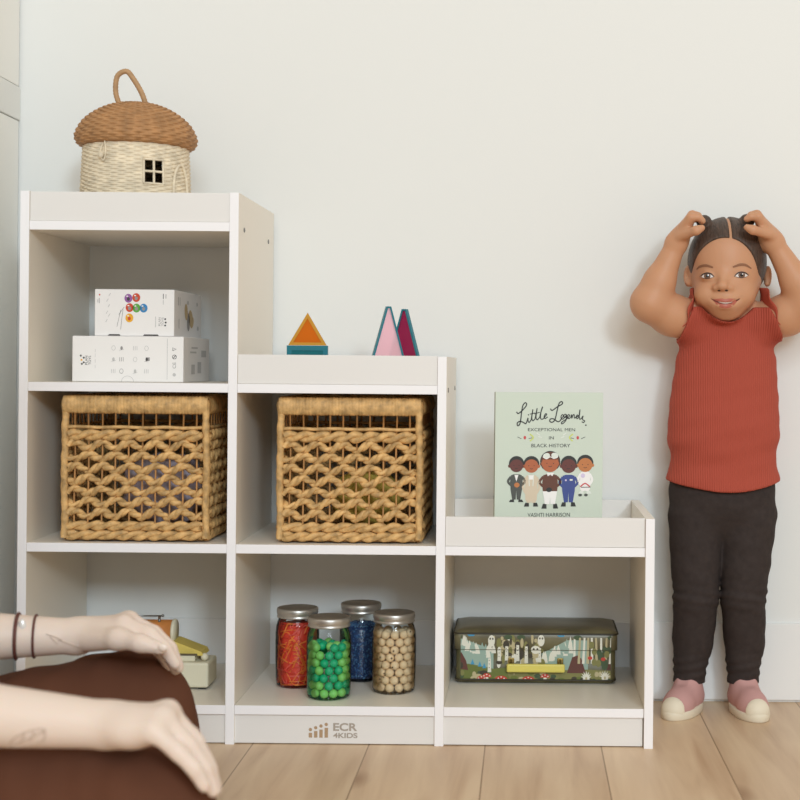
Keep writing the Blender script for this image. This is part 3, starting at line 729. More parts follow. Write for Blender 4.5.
def wood(k,p):
    o=bpy.data.objects.new('wooden_bead',mw); C.objects.link(o); o.location=p; o.rotation_euler=(random.uniform(0,6),random.uniform(0,6),random.uniform(0,6))
    tag(o,'round raw wooden bead inside the rightmost glass jar','bead','wooden beads in the jar')
beads(JP['green'],green,0.0076,7,0.0034,0.5); beads(JP['wood'],wood,0.0077,8,0.0034,0.0)
# red threads: tangle of thin bands
b=MB(); c=JP['red']
for i in range(230):
    a=random.uniform(0,6.283); z=random.uniform(0.008,0.112); q=[]; sl=random.uniform(-0.018,0.018); sp=random.uniform(0.5,1.8); rr=random.uniform(0.029,0.0352)
    for k in range(9):
        u=k/8-0.5; r=rr-0.003*abs(math.sin(u*4+i)); zz=min(max(z+sl*math.sin(u*5)+sl*u*2,0.006),0.113); r=min(r,0.031 if zz>0.106 else 0.036)
        q.append(c+Vector((r*math.cos(a+u*sp),r*math.sin(a+u*sp),zz)))
    b.tube(dense(q,2),random.choice((0.0009,0.0012,0.0014)),5,random.choice((0,0,1,1,2)))
b.lathe([(0.02,0.006),(0.028,0.008),(0.030,0.02),(0.030,0.1),(0.024,0.111)],32,0,c=c)
o=b.build('red_thread',[mat('red_thread',(230,66,44),0.5),mat('orange_thread',(250,140,60),0.5),mat('coral_thread',(244,104,90),0.5)]); tag(o,'tangle of red and orange threads filling the leftmost glass jar','thread',kind='stuff')
b=MB(); c=JP['blue']; b.lathe([(0.02,0.004),(0.0335,0.006),(0.0340,0.02),(0.0340,0.092),(0.03,0.099)],32,0,c=c)
ico=bmesh.new(); bmesh.ops.create_icosphere(ico,subdivisions=1,radius=1); iv=[v.co.copy() for v in ico.verts]; ico.verts.index_update(); jf=[[v.index for v in f.verts] for f in ico.faces]; ico.free()
for i in range(2100):
    a=random.uniform(0,6.283); z=random.uniform(0.007,0.096); r=0.0018
    p=c+Vector((0.0345*math.cos(a),0.0345*math.sin(a),z)); b.add([p+v*r for v in iv],jf,random.choice((0,0,1,2)),True)
for i in range(300):
    a=random.uniform(0,6.283); rr=0.034*math.sqrt(random.random()); p=c+Vector((rr*math.cos(a),rr*math.sin(a),0.0995)); b.add([p+v*0.0018 for v in iv],jf,random.choice((0,1,2)),True)
o=b.build('blue_bead',[mat('navy_bead',(38,62,104),0.3),mat('blue_bead',(62,98,150),0.3),mat('teal_bead',(92,132,168),0.3)]); tag(o,'mass of tiny navy and blue beads filling the rearmost glass jar','bead',kind='stuff')

# ================================================================ toy suitcase
D=2.69; c=W(535.5,684,D); sw,sd,shh=0.286,0.148,0.0635
case=thing('toy_suitcase','small green woodland print toy suitcase with yellow handle in lowest right cubby','suitcase',(c.x,c.y+sd/2,Z1+0.0005))
m_case=mat('suitcase_card',(92,86,56),0.42,var=0.35,vscale=26,spec=0.4); m_lidc=mat('suitcase_lid',(104,96,70),0.35,var=0.4,vscale=14,stretch=(1,1,1),spec=0.5)
m_rim=mat('suitcase_piping',(58,50,34),0.5)
def rounded(w,d,r,n=6):
    out=[]
    for cx,cy,a0 in ((w/2-r,d/2-r,0),(-w/2+r,d/2-r,90),(-w/2+r,-d/2+r,180),(w/2-r,-d/2+r,270)):
        for k in range(n+1): a=math.radians(a0+90*k/n); out.append((cx+r*math.cos(a),cy+r*math.sin(a)))
    return out
def loft(b,rings,m=0,capb=True,capt=True):
    n=len(rings[0]); vs=[p for r in rings for p in r]; fs=[]
    for i in range(len(rings)-1):
        for k in range(n): l=(k+1)%n; fs.append((i*n+k,i*n+l,(i+1)*n+l,(i+1)*n+k))
    if capb: fs.append(tuple(range(n))[::-1])
    if capt: fs.append(tuple(range(n*(len(rings)-1),n*len(rings))))
    b.add(vs,fs,m,True)
def ring(w,d,r,z): return [(x,y,z) for x,y in rounded(w,d,r)]
b=MB(); loft(b,[ring(sw-0.016,sd-0.016,0.008,0),ring(sw-0.006,sd-0.006,0.0085,0.002),ring(sw-0.0015,sd-0.0015,0.009,0.006),ring(sw,sd,0.009,0.012),ring(sw,sd,0.009,shh)],0)
cb=b.build('body',[m_case],case)
b=MB(); lz=0.0605; L1=0.0285
loft(b,[ring(sw+0.002,sd+0.002,0.009,lz),ring(sw+0.007,sd+0.005,0.010,lz+0.0004),ring(sw+0.007,sd+0.005,0.010,lz+L1),ring(sw+0.003,sd+0.001,0.016,lz+L1+0.004),ring(sw-0.02,sd-0.024,0.014,lz+L1+0.0075),ring(sw-0.09,sd-0.08,0.010,lz+L1+0.009)],0)
cl=b.build('lid',[m_lidc],case)
b=MB(); b.tube([(x,y,lz+L1+0.001) for x,y in rounded(sw+0.0085,sd+0.0065,0.0105)],0.0016,8,0,closed=True); b.tube([(x,y,0.0068) for x,y in rounded(sw+0.0015,sd+0.0015,0.0095)],0.0013,8,0,closed=True)
b.build('piping',[m_rim],cl)
# printed woodland on the front of body and lid
AI=[mat('print_'+n,c_,0.45) for n,c_ in (('sky',(150,172,158)),('white',(226,222,206)),('moss',(104,112,48)),('pine',(66,84,54)),('red',(196,62,46)),('maroon',(96,52,42)),('orange',(206,128,66)),('blue',(66,146,184)),('sand',(186,172,132)),('dark',(60,52,36)),('olive',(128,124,70)))]
SK,AW,MO,PN,AR,MA,OR,AB,SA,DK,OL=range(11)
yb_=-sd/2; q=D/F
def art(parent,yy,zlo,zhi,name):
    fr=Fr((0,yy,0),(1,0,0),(0,0,1)); b=MB(); X0_=-sw/2+0.0085; X1_=sw/2-0.0085
    def A(x,y): return ((x-401.0)/3.81*q,(318-y)/3.81*q)
    def clip(pts):
        for axis,lim,sgn in ((0,X0_,1),(0,X1_,-1),(1,zlo,1),(1,zhi,-1)):
            out=[]
            for i in range(len(pts)):
                p,r=pts[i-1],pts[i]; dp,dr=(p[axis]-lim)*sgn,(r[axis]-lim)*sgn
                if (dp>=0)!=(dr>=0): t=dp/(dp-dr); out.append((p[0]+(r[0]-p[0])*t,p[1]+(r[1]-p[1])*t))
                if dr>=0: out.append(r)
            pts=out
            if len(pts)<3: return None
        return pts
    todo=[]
    def P(pts,m,l):
        pts=clip([A(*p) for p in pts])
        if pts: todo.append((l,len(todo),pts,m))
    def E(x,y,rx,ry,m,l,n=16,a0=0,a1=2*PI): P([(x+rx*math.cos(a0+(a1-a0)*k/n),y-ry*math.sin(a0+(a1-a0)*k/n)) for k in range(n+(0 if a1-a0>6 else 1))],m,l)
    P([(80,140),(130,150),(240,190),(240,262),(80,262)],SK,1); P([(420,205),(520,150),(600,150),(600,265),(420,265)],SK,1)
    r2=random.Random(3)
    for i in range(26): x=92+r2.random()*150; y=140+0.30*(x-92)+r2.random()*26; P([(x-9,y+16),(x-7,y),(x,y-14-r2.random()*10),(x+7,y),(x+9,y+16)],r2.choice((AW,AW,SK)),2+i%4)
    for i in range(22): x=430+r2.random()*130; y=205-0.42*(x-430)+r2.random()*26; P([(x-9,y+18),(x-7,y),(x,y-16-r2.random()*12),(x+7,y),(x+9,y+18)],r2.choice((AW,AW,SK)),2+i%4)
    P([(80,262),(110,240),(160,246),(240,262),(300,256),(300,312),(80,312)],MO,4); P([(300,270),(600,262),(720,268),(720,312),(300,312)],OL,4)
    for i in range(40): x=95+r2.random()*600; E(x,275+r2.random()*34,7+r2.random()*9,5+r2.random()*7,r2.choice((MO,OL,PN,DK,SA)),5+i%4)
    P([(98,262),(104,205),(118,200),(136,232),(144,268)],MA,9)                   # hut roofs
    P([(520,276),(540,216),(560,208),(575,220),(592,276)],MA,9); P([(672,262),(684,205),(700,196),(706,262)],MA,9)
    E(118,250,7,12,DK,10)
    for x,y in ((160,238),(188,246),(205,252)): P([(x-7,y+8),(x,y-12),(x+8,y+8)],r2.choice((OR,AB)),10)
    for i in range(60): x=240+r2.random()*190; y=140+r2.random()*110; E(x,y,4+r2.random()*9,6+r2.random()*16,r2.choice((SA,SA,DK,OL,AW)),6+i%5)
    for x,y0,y1 in ((225,222,275),(262,180,232),(290,175,230),(332,170,232),(365,175,240),(415,180,236)):
        P([(x-7,y1),(x-5,y0),(x+5,y0),(x+7,y1)],AW,12)
        for k in range(3): P([(x-5,y0+8+14*k),(x+1,y0+6+14*k),(x+1,y0+9+14*k)],DK,13)
    for x,y in ((232,155),(421,152)):                                              # owls
        E(x,y,13,22,AW,14); E(x-5,y-8,3,4,DK,15); E(x+5,y-8,3,4,DK,15)
    E(400,188,18,16,AW,14); E(393,186,4,5,DK,15); E(407,186,4,5,DK,15); E(400,208,12,13,SA,13)
    for x in (155,497): P([(x-18,130),(x,124),(x+16,128),(x+10,137),(x-8,138)],AB,14)
    for x0 in (105,295,345,560,690): E(x0,140,16,9,PN,9)
    for i in range(9):                                                            # birches at right
        x=548+i*17; P([(x-5,240),(x-3+4*math.sin(i),140),(x+4+4*math.sin(i),140),(x+5,240)],AW if i%2==0 else SA,8+i%3)
    for i in range(14): E(610+r2.random()*75,150+r2.random()*105,10,14,PN if i%3 else OL,11)
    for x,y in ((608,218),(658,222)): E(x,y,9,7,AR,13)
    for x,y in ((215,291),(270,300),(373,301),(437,291),(195,300)):              # toadstools
        P([(x-8,312),(x-5,y),(x+5,y),(x+8,312)],AW,14); E(x,y+3,24 if x in (270,373) else 18,15,AR,15,14,0,PI)
        for dx,dy in ((-11,-4),(0,-9),(11,-4)): E(x+dx,y+dy+2,3,2.4,AW,16,8)
    for x,y in ((594,288),(665,285)):                                             # white flowers
        for k in range(7):
            a=PI*k/6; P([(x-6*math.sin(a),y+8-6*math.cos(a)),(x+21*math.cos(a),y-22*math.sin(a)),(x+6*math.sin(a),y+8+6*math.cos(a))],AW,14+k%2)
        E(x,y+9,13,9,AW,16); E(x,y+8,4,6,SA,17)
    for i in range(34): E(110+i*17.2,311,3,2,AW if i%2 else SA,17,8)
    for i,(l,_,pts,m) in enumerate(sorted(todo)): b.poly(fr,pts,m,0.00012+i*0.000003)
    b.build(name,AI,parent)
art(cb,yb_,0.0085,lz-0.0006,'front_print'); art(cl,yb_-0.0026,lz+0.001,lz+L1-0.0012,'lid_print')
b=MB(); hx=29*q; hz=(683.5-666.5)*q; y0=yb_-0.0028
b.box((-hx,y0-0.013,hz-0.0075),(hx,y0-0.006,hz+0.0075),0,0.0028,seg=3); b.build('handle',[mat('yellow_plastic',(222,206,100),0.4)],case).location=(0,0,0)
for s in (-1,1):
    b=MB(); x=s*(hx-0.008); b.box((x-0.0055,y0-0.0005,hz+0.002),(x+0.0055,yb_+0.0005,hz+0.016),0,0.001); b.tube([(x,y0,hz+0.012),(x,y0-0.006,hz+0.012),(x,y0-0.0095,hz+0.004)],0.0022,8); b.build('handle_bracket',[mat('brass',(150,128,74),0.35,metal=0.8)],case)

# ================================================================ wooden toy in the lowest left cubby
c=W(208,690,2.616); tw,td,th_=0.15,0.075,0.047
toy=thing('wooden_toy','cream wooden toy with orange drum and yellow ramp in lowest left cubby','toy',(c.x-tw/2,c.y+td/2,Z1+0.0005))
m_ct=mat('cream_wood',(224,216,190),0.5); m_or=mat('orange_wood',(202,128,66),0.5,var=0.12,vscale=40); m_ye=mat('yellow_wood',(214,190,96),0.5,var=0.1,vscale=30)
MB().box((-tw/2,-td/2,0.003),(tw/2,td/2,th_),0,0.004).build('base',[m_ct],toy)
for sx in(-1,1):
    for sy in(-1,1): MB().box((sx*(tw/2-0.012)-0.006,sy*(td/2-0.012)-0.006,0),(sx*(tw/2-0.012)+0.006,sy*(td/2-0.012)+0.006,0.0028)).build('foot',[m_dark],toy)
MB().box((-tw/2+0.01,-td/2+0.012,th_+0.0002),(tw/2-0.026,td/2-0.012,th_+0.010),0,0.001).build('top_plate',[m_ct],toy)
MB().box((-tw/2+0.008,-td/2+0.010,th_+0.0104),(tw/2-0.022,td/2-0.010,th_+0.0135),0,0.0008).build('dark_plate',[mat('dark_trim',(92,78,56),0.5)],toy)
b=MB(); z=th_+0.0138; vs=[]
prof=[(-0.055,z),(0.064,z-0.004),(0.060,z+0.003),(0.012,z+0.021),(-0.055,z+0.021)]
for yy in (-0.025,0.025): vs+=[(x,yy,zz) for x,zz in prof]
n=len(prof); b.add(vs,[tuple(range(n)),tuple(range(n,2*n))[::-1]]+[(i,i+n,(i+1)%n+n,(i+1)%n) for i in range(n)]); b.build('ramp',[m_ye],toy)
b=MB(); M=Matrix.Translation((-0.06,0,z+0.034))@Matrix.Rotation(PI/2,4,'Y'); b.lathe([(0.0205,0),(0.0205,0.064)],40,0,M=M,sm=True); b.build('drum',[m_or],toy)
b=MB(); M=Matrix.Translation((0.0043,0,z+0.034))@Matrix.Rotation(PI/2,4,'Y'); b.lathe([(0.0215,0),(0.0222,0.003),(0.021,0.006)],40,0,M=M); b.build('drum_rim',[m_ct],toy)
b=MB(); b.tube([(-0.07,-0.008,z+0.062),(-0.014,-0.008,z+0.0625)],0.0014,8); b.ball((-0.012,-0.008,z+0.063),0.0026,10,8); b.tube([(-0.018,-0.008,z+0.062),(-0.018,-0.008,z+0.052)],0.0024,8); b.build('rod',[m_metal],toy)
MB().ball((tw/2-0.010,-0.02,th_+0.0072),0.0068,16,10).build('knob',[m_ct],toy)
# ================================================================ the small child by the wall
BD=2.77                                             # distance of the body before the camera
kb=W(722,716,2.77); kid_o=thing('person','small child in rust top, dark leggings and pink shoes holding both hands on head','person',(kb.x,kb.y,0))
m_skin=mat('skin_tan',(198,146,112),0.5,spec=0.35,sss=0.12)
h=0.0025
lo=W(600,200,2.63); 
K_=Field((0.17,-0.245,0.0),(0.60,0.0,0.935),h)
yaw=math.radians(-4)
# head
HD=2.755
hc=W(727,262,HD)
K_.ell(W(727,262,HD+0.004),(0.069,0.082,0.080),0)
K_.ell(W(725,288,HD-0.022),(0.053,0.058,0.056),0.03)
K_.ell(W(724,308,HD-0.044),(0.027,0.026,0.0225),0.022)             # chin
for x,y in ((706,294.5),(742.5,294.5)): K_.ell(W(x,y,HD-0.048),(0.0205,0.024,0.020),0.016)   # cheeks
K_.ell(W(724,252,HD-0.036),(0.050,0.036,0.040),0.03)              # forehead
for x,y in ((707,276),(741,275)):
    K_.ell(W(x,y,HD-0.094),(0.0145,0.0105,0.0095),0.012,'c')           # sockets
    K_.ell(W(x,y+0.5,HD-0.066),(0.0125,0.0115,0.0085),0.006)            # lids
K_.chain([W(723.5,272,HD-0.073),W(723,282,HD-0.084)],[0.006,0.0075],0.010)     # nose
K_.ell(W(722.5,286,HD-0.089),(0.0098,0.0095,0.0082),0.006)
for x in (716,729.5): K_.ell(W(x,287.8,HD-0.080),(0.0070,0.0085,0.0060),0.005)
for x in (719,726.5): K_.ell(W(x,291,HD-0.092),(0.0022,0.006,0.0018),0.002,'c')
# mouth
def smile(x): return 303.2-3.8*((x-725.5)/13.0)**2
K_.ell(W(725,302,HD-0.070),(0.026,0.016,0.017),0.014)
up=[W(x,smile(x)-2.2+(0.8 if abs(x-725)<3 else 0),HD-0.084+0.0011*((x-725)/4)**2*0.9) for x in (713,718,722,725,728,732,738)]
K_.chain(up,[0.002,0.0034,0.0042,0.004,0.0042,0.0034,0.002],0.004)
dn=[W(x,smile(x)+3.0,HD-0.083+0.0011*((x-725)/4)**2*0.9) for x in (715,720,725,730,736)]
K_.chain(dn,[0.002,0.0042,0.005,0.0042,0.002],0.005)
gr=[W(x,smile(x)+0.3,HD-0.0885+0.0011*((x-725)/4)**2*0.9) for x in (711,716,721,725,730,735,740)]
for i in range(6): K_.cone(gr[i],gr[i+1],0.0018,0.0018,0.002,'c')
# ears
for x,y,s in ((687,276,-1),(768.5,276,1)):
    e=W(x-0.8*s,y,HD+0.002); K_.ell(e,(0.0078,0.013,0.0195),0.005); K_.ell(e+Vector((s*0.003,-0.011,0.001)),(0.004,0.007,0.012),0.004,'c')
    K_.ell(e+Vector((-s*0.002,-0.006,-0.014)),(0.005,0.006,0.006),0.005)
# neck, trunk
K_.cone(W(725,300,HD+0.012),W(724,335,BD),0.036,0.040,0.015)
K_.cone(W(698,327,BD),W(757,327,BD),0.033,0.033,0.025)
K_.ell(W(726,368,BD),(0.088,0.056,0.085),0.02); K_.ell(W(724.5,405,BD),(0.089,0.058,0.10),0.02); K_.ell(W(723,440,BD),(0.087,0.062,0.085),0.03); K_.ell(W(722,498,BD),(0.090,0.060,0.058),0.03)
# arms
def arm(f,sh,el,wr,rs,grow=0):
    f.chain([sh,sh.lerp(el,0.5)+Vector((0,0,-0.004)),el,el.lerp(wr,0.35),wr],rs,0.014,k0=0.02,grow=grow)
LS,LE,LW=W(692,322,2.755),W(650,303,2.715),W(676.5,243,2.705)
RS,RE_,RW=W(765,322,2.755),W(809,303,2.715),W(773,242,2.705)
rs=[0.036,0.0365,0.0335,0.0275,0.0172]
arm(K_,LS,LE,LW,rs); arm(K_,RS,RE_,RW,rs)
# hands: palm plus five bent fingers each, closing on the hair
def kid_hand(wr,s,kx,ky,tx_,ty):
    kn=[]
    for i in range(4):
        d=2.668+0.021*i
        kn.append((W(kx+s*(0.5-1.2*abs(i-1.3)),ky+2.4*abs(i-1.2),d),W(kx+s*(6.5-0.6*i),ky+1.0+1.5*abs(i-1.2),d+0.001),W(tx_-s*0.5*i,ty+0.5*i,d+0.002)))
    for a,_,_ in kn: K_.cone(wr,a,0.0145,0.0088,0.012)
    for i,(a,m_,t) in enumerate(kn): K_.chain([a,m_,t],[0.0075,0.0068,0.0056],0.003)
    K_.chain([wr+(kn[0][0]-wr)*0.25+Vector((0,-0.012,0)),W(kx+s*4,ky+16,2.655),W(kx+s*10,ky+13.5,2.655)],[0.0095,0.0078,0.0062],0.006)
kid_hand(LW,1,692,214.5,703,221); kid_hand(RW,-1,757,214,746.5,219)
# legs and feet
LL=[W(697,515,BD),W(696,560,BD-0.004),W(696,596,BD-0.008),W(693,640,BD+0.012),W(688.5,682,BD+0.016)]
RL=[W(748,515,BD),W(745,560,BD-0.004),W(743,596,BD-0.008),W(744.5,640,BD+0.012),W(742.5,684,BD+0.016)]
lr=[0.049,0.0425,0.0375,0.0335,0.0225]
for P_ in (LL,RL): K_.chain(P_,lr,0.003,k0=0.006)
def floorpt(px,D,z): return Vector(((px-CX)*D/F+0.0055,D-DW,z))
FT=((floorpt(690.5,2.793,0.03),floorpt(676,2.722,0.02)),(floorpt(741.5,2.793,0.03),floorpt(755.5,2.712,0.02)))
for (hl,to),P_ in zip(FT,(LL,RL)):
    K_.cone(P_[-1],hl,0.021,0.022,0.012); K_.cone(hl+Vector((0,0,-0.004)),to,0.021,0.0155,0.012)
me=K_.mesh('body',2); bt=bvh_of(me)
body=link('body',me,[m_skin],kid_o,True)
# ---- face drawn on the head surface
def onface(x,y,off,b=bt):
    o=W(x,y,2.3); d=(W(x,y,2.9)-o).normalized(); hit=b.ray_cast(o,d)
    return hit[0]-d*off if hit[0] else W(x,y,HD-0.08)
def patch(name,poly,off,m,parent,rings=3):
    """skin-hugging patch inside a closed outline given in the picture plane"""
    n=len(poly); cx=sum(p[0] for p in poly)/n; cy=sum(p[1] for p in poly)/n; b=MB(); vs=[onface(cx,cy,off)]
    for r in range(1,rings+1): vs+=[onface(cx+(x-cx)*r/rings,cy+(y-cy)*r/rings,off) for x,y in poly]
    fs=[(0,1+(i+1)%n,1+i) for i in range(n)]
    for r in range(rings-1):
        for i in range(n): j=(i+1)%n; a=1+r*n; fs.append((a+i,a+j,a+n+j,a+n+i))
    b.add(vs,fs,0,True); return b.build(name,[m],parent,True)
def strip(name,pts,ws,off,m,parent,n=8):
    q=dense([(x,y,0) for x,y in pts],n); N=len(q); b=MB(); vs=[]
    for i,p in enumerate(q):
        t=(q[min(N-1,i+1)]-q[max(0,i-1)]); t=Vector((t.x,t.y)).normalized(); u=i/(N-1); w=float(np.interp(u,np.linspace(0,1,len(ws)),ws))/2
        for s in (1,0,-1): vs.append(onface(p.x-t.y*w*s,p.y+t.x*w*s,off+(0.0004 if s==0 else 0)))
    fs=[]
    for i in range(N-1): a=3*i; fs+=[(a,a+3,a+4,a+1),(a+1,a+4,a+5,a+2)]
    b.add(vs,fs,0,True); return b.build(name,[m],parent,True)
m_scl=mat('eye_white',(226,218,214),0.25); m_iris=mat('iris_brown',(112,82,66),0.2); m_pup=mat('pupil',(26,20,18),0.12); m_lash_shade=mat('lash_nostril_shade',(58,38,30),0.6)
m_lip=mat('lip',(178,98,80),0.42,spec=0.4); m_brow=mat('brow',(140,96,70),0.8); m_mouth=mat('mouth_inside',(112,48,42),0.6); m_teeth=mat('teeth',(214,198,184),0.3)
for ex,ey,s in ((707,276.2,-1),(741.5,275.3,1)):
    al=[]
    for k in range(24):
        a=2*PI*k/24; x=6.4*math.cos(a); al.append((ex+x,ey-(3.0 if math.sin(a)>0 else 2.3)*math.sin(a)*(1-0.16*abs(math.cos(a)))-0.06*s*x*0.6))
    e=patch('eye',al,0.0004,m_scl,body)
    ir=[(ex+0.2+3.4*math.cos(2*PI*k/20),max(ey-2.6,ey-0.1-2.9*math.sin(2*PI*k/20))) for k in range(20)]
    patch('iris',ir,0.0008,m_iris,e); patch('pupil',[(ex+0.2+1.6*math.cos(2*PI*k/14),ey-0.3-1.6*math.sin(2*PI*k/14)) for k in range(14)],0.0011,m_pup,e,2)
    patch('catchlight',[(ex+1.2+0.7*math.cos(2*PI*k/8),ey-1.4-0.7*math.sin(2*PI*k/8)) for k in range(8)],0.0014,m_scl,e,1)  # eye glint painted on as a pale dot
    strip('upper_lashes',[(ex-7.2,ey+0.9+s*0.3),(ex-4,ey-2.0),(ex,ey-3.1),(ex+4,ey-2.3),(ex+7.2,ey+0.3-s*0.3)],[0.6,1.3,1.6,1.4,0.7],0.0012,m_lash_shade,body)
    strip('lower_lashes',[(ex-5.8,ey+1.4),(ex,ey+2.5),(ex+5.8,ey+1.2)],[0.3,0.6,0.3],0.0008,m_lash_shade,body)
strip('eyebrow',[(696.5,269.5),(700,266.6),(706,265.6),(713,267.4)],[1.0,2.4,2.8,1.6],0.0008,m_brow,body)
strip('eyebrow',[(733,267.0),(740,264.8),(746,265.2),(751.5,268.6)],[1.6,2.8,2.4,1.0],0.0008,m_brow,body)
xs=[712.5,716,719.5,722.5,725.5,728.5,731.5,735,738.8]
ut=[0,-2.4,-3.9,-4.6,-4.0,-4.6,-3.9,-2.4,0]; lt=[0.2,2.9,4.6,5.2,5.3,5.2,4.6,2.9,0.2]
patch('lips',[(x,smile(x)+a) for x,a in zip(xs,ut)]+[(x,smile(x)+a) for x,a in list(zip(xs,lt))[::-1][1:-1]],0.0006,m_lip,body,4)
strip('mouth_line',[(x,smile(x)+0.1) for x in (711,715,720,725.5,731,736,740)],[0.4,1.3,1.7,1.9,1.7,1.3,0.4],0.0012,m_mouth,body)
strip('teeth',[(x,smile(x)-0.2) for x in (718,722,725.5,729,733)],[0.2,0.9,1.0,0.9,0.2],0.0016,m_teeth,body)
for x in (719,726.5): patch('nostril_shade',[(x+1.6*math.cos(2*PI*k/10),290.6+0.9*math.sin(2*PI*k/10)) for k in range(10)],0.0005,m_lash_shade,body,2)  # shade of the nostrils painted on as dark patches
# ---- hair pulled back from a centre parting
m_hair=mat('dark_hair',(74,56,46),0.5,var=0.45,vscale=60,bump=0.8,bscale=120,stretch=(6,1,1))
H=Field((0.27,-0.225,0.72),(0.46,-0.005,0.93),0.0022); g=0.0032
H.ell(W(727,262,HD+0.004),(0.069,0.082,0.080),0,grow=g); H.ell(W(724,252,HD-0.036),(0.050,0.036,0.040),0.03,grow=g)
H.ell(W(725.5,290,HD-0.085),(0.068,0.105,0.094),0.004,'c')
H.ell(W(727,345,HD+0.0),(0.12,0.14,0.085),0.006,'c')
part=[]
for i in range(14):
    a=math.radians(28+90*i/13); d=Vector((-0.02*(1-i/13),-math.cos(a),math.sin(a))).normalized(); o=W(726,262,HD)
    hit=bt.ray_cast(o+d*0.2,-d); part.append(hit[0]+d*0.0012)
for x,y in ((704,222),(747,221)):
    H.ell(W(x,y,HD-0.03),(0.014,0.016,0.013),0.006); 
for p,p2 in zip(part,part[1:]): H.cone(p,p2,0.0029,0.0029,0.001,'c')
link('hair',H.mesh('hair',1),[m_hair],kid_o,True)
# ---- ribbed sleeveless top
def rib_mat():
    m=mat('rust_rib_knit',(172,78,62),0.8,spec=0.2); nt=m.node_tree; b=nt.nodes['Principled BSDF']
    tc=nt.nodes.new('ShaderNodeTexCoord'); w=nt.nodes.new('ShaderNodeTexWave'); w.wave_type='BANDS'; w.bands_direction='X'
    w.inputs['Scale'].default_value=78; w.inputs['Distortion'].default_value=0.4; w.inputs['Detail'].default_value=1; w.inputs['Detail Scale'].default_value=0.3
    nt.links.new(tc.outputs['Object'],w.inputs['Vector'])
    bp=nt.nodes.new('ShaderNodeBump'); bp.inputs['Strength'].default_value=0.7; bp.inputs['Distance'].default_value=0.0012
    nt.links.new(w.outputs['Fac'],bp.inputs['Height']); nt.links.new(bp.outputs[0],b.inputs['Normal']); return m
m_top=rib_mat(); m_hem=mat('rust_knit',(176,82,64),0.8,spec=0.2)
g=0.0055
i0=[int(round((a-b_)/h)) for a,b_ in zip((0.245,-0.1875,0.36),K_.lo)]; S_=Field([K_.lo[i]+h*i0[i] for i in range(3)],(0.49,-0.002,0.75),h)
m_=[min(int(S_.n[i]),int(K_.n[i])-i0[i]) for i in range(3)]
S_.f[:m_[0],:m_[1],:m_[2]]=K_.f[i0[0]:i0[0]+m_[0],i0[1]:i0[1]+m_[1],i0[2]:i0[2]+m_[2]]-g
S_.ell(W(724,405,BD),(0.089,0.058,0.10),0.02,grow=g+0.001); S_.ell(W(723,440,BD),(0.087,0.062,0.085),0.03,grow=g+0.002); S_.ell(W(723,487,BD),(0.095,0.066,0.060),0.03,grow=g+0.005)
S_.f[:,:,-2:]=np.maximum(S_.f[:,:,-2:],0.01)
zc=W(724,492,BD-0.07).z; zs=W(672,481,BD).z
xc=W(723,487,BD).x
sl,X,Y,Z=S_.reg(S_.lo,S_.lo+S_.n*h)
hem=(zc+(zs-zc)*np.minimum(((X-xc)/0.095)**2,1.4)+0*Y-Z)
S_.f=np.maximum(S_.f,hem.astype(np.float32))
# soft crosswise creases
S_.f=S_.f+(0.0011*np.sin(Z*95+X*26)*np.exp(-((Z-0.47)/0.07)**2)+0.0006*np.sin(Z*170-X*40)+0*Y).astype(np.float32)
sl,X,Y,Z=S_.reg(S_.lo,S_.lo+S_.n*h)
n0_,n1_=W(726,322,BD-0.05).z,W(726,305,BD-0.05).z
S_.f=np.maximum(S_.f,(Z-(n0_+(n1_-n0_)*np.minimum(((X-W(726,0,BD).x)/0.052)**2,1.3))+0*Y).astype(np.float32))
for sh,el in ((LS,LE),(RS,RE_)):
    d=(el-sh); d.y=0; d.normalize(); S_.f=np.maximum(S_.f,((X-sh.x)*d.x+(Z-sh.z)*d.z-0.0125+0*Y).astype(np.float32))
sm=S_.mesh('top',2); top=link('top',sm,[m_top],kid_o,True); bts=bvh_of(sm)
# frilled caps standing out along each armhole
for s_,sh,el in ((-1,LS,LE),(1,RS,RE_)):
    d=(el-sh); d.y=0; d.normalize(); up_=Vector((-d.z*s_,0,d.x*s_)); up_=up_ if up_.z>0 else -up_
    b=MB(); vs=[]; N=72; R_=6; c0=sh+d*0.009
    for i in range(N+1):
        u=i/N; a=math.radians(-42+250*u); w=Vector((0,-math.cos(a),0))+up_*math.sin(a)
        hit=bts.ray_cast(c0+w*0.13,-w); base=hit[0] if hit[0] else c0+w*0.042
        if (base-c0).length>0.062 or (base-c0).length<0.02: base=c0+w*0.045
        base=base-w*0.002; wd=0.024*max(0.0,math.sin(PI*min(1,max(0,u))))**0.45
        wv=math.sin(u*34)*0.6+math.sin(u*19+1)*0.4
        out=(w*0.85+d*(0.45)).normalized(); side=d
        for j_ in range(R_):
            v=j_/(R_-1); vs.append(base+out*wd*v+side*(0.0058*wv*v*v))
    n0=len(vs); fs=[(i*R_+q,(i+1)*R_+q,(i+1)*R_+q+1,i*R_+q+1) for i in range(N) for q in range(R_-1)]
    vs2=[v+d*0.0015 for v in vs]; fs2=[tuple(n0+k for k in f)[::-1] for f in fs]
    rim=[(i*R_+R_-1,(i+1)*R_+R_-1,n0+(i+1)*R_+R_-1,n0+i*R_+R_-1) for i in range(N)]
    b.add(vs+vs2,fs+fs2+rim,0,True); b.build('shoulder_frill',[m_hem],top,True)
# hem band and neckband
def around(field_bvh,ctr,z_of,n=72,off=0.0006):
    out=[]
    for i in range(n):
        a=2*PI*i/n; d=Vector((math.cos(a),math.sin(a),0)); z=z_of(d); o=Vector((ctr.x,ctr.y,z))+d*0.3
        hit=field_bvh.ray_cast(o,-d); out.append((hit[0]+d*off) if hit[0] else Vector((ctr.x,ctr.y,z))+d*0.09)
    return out
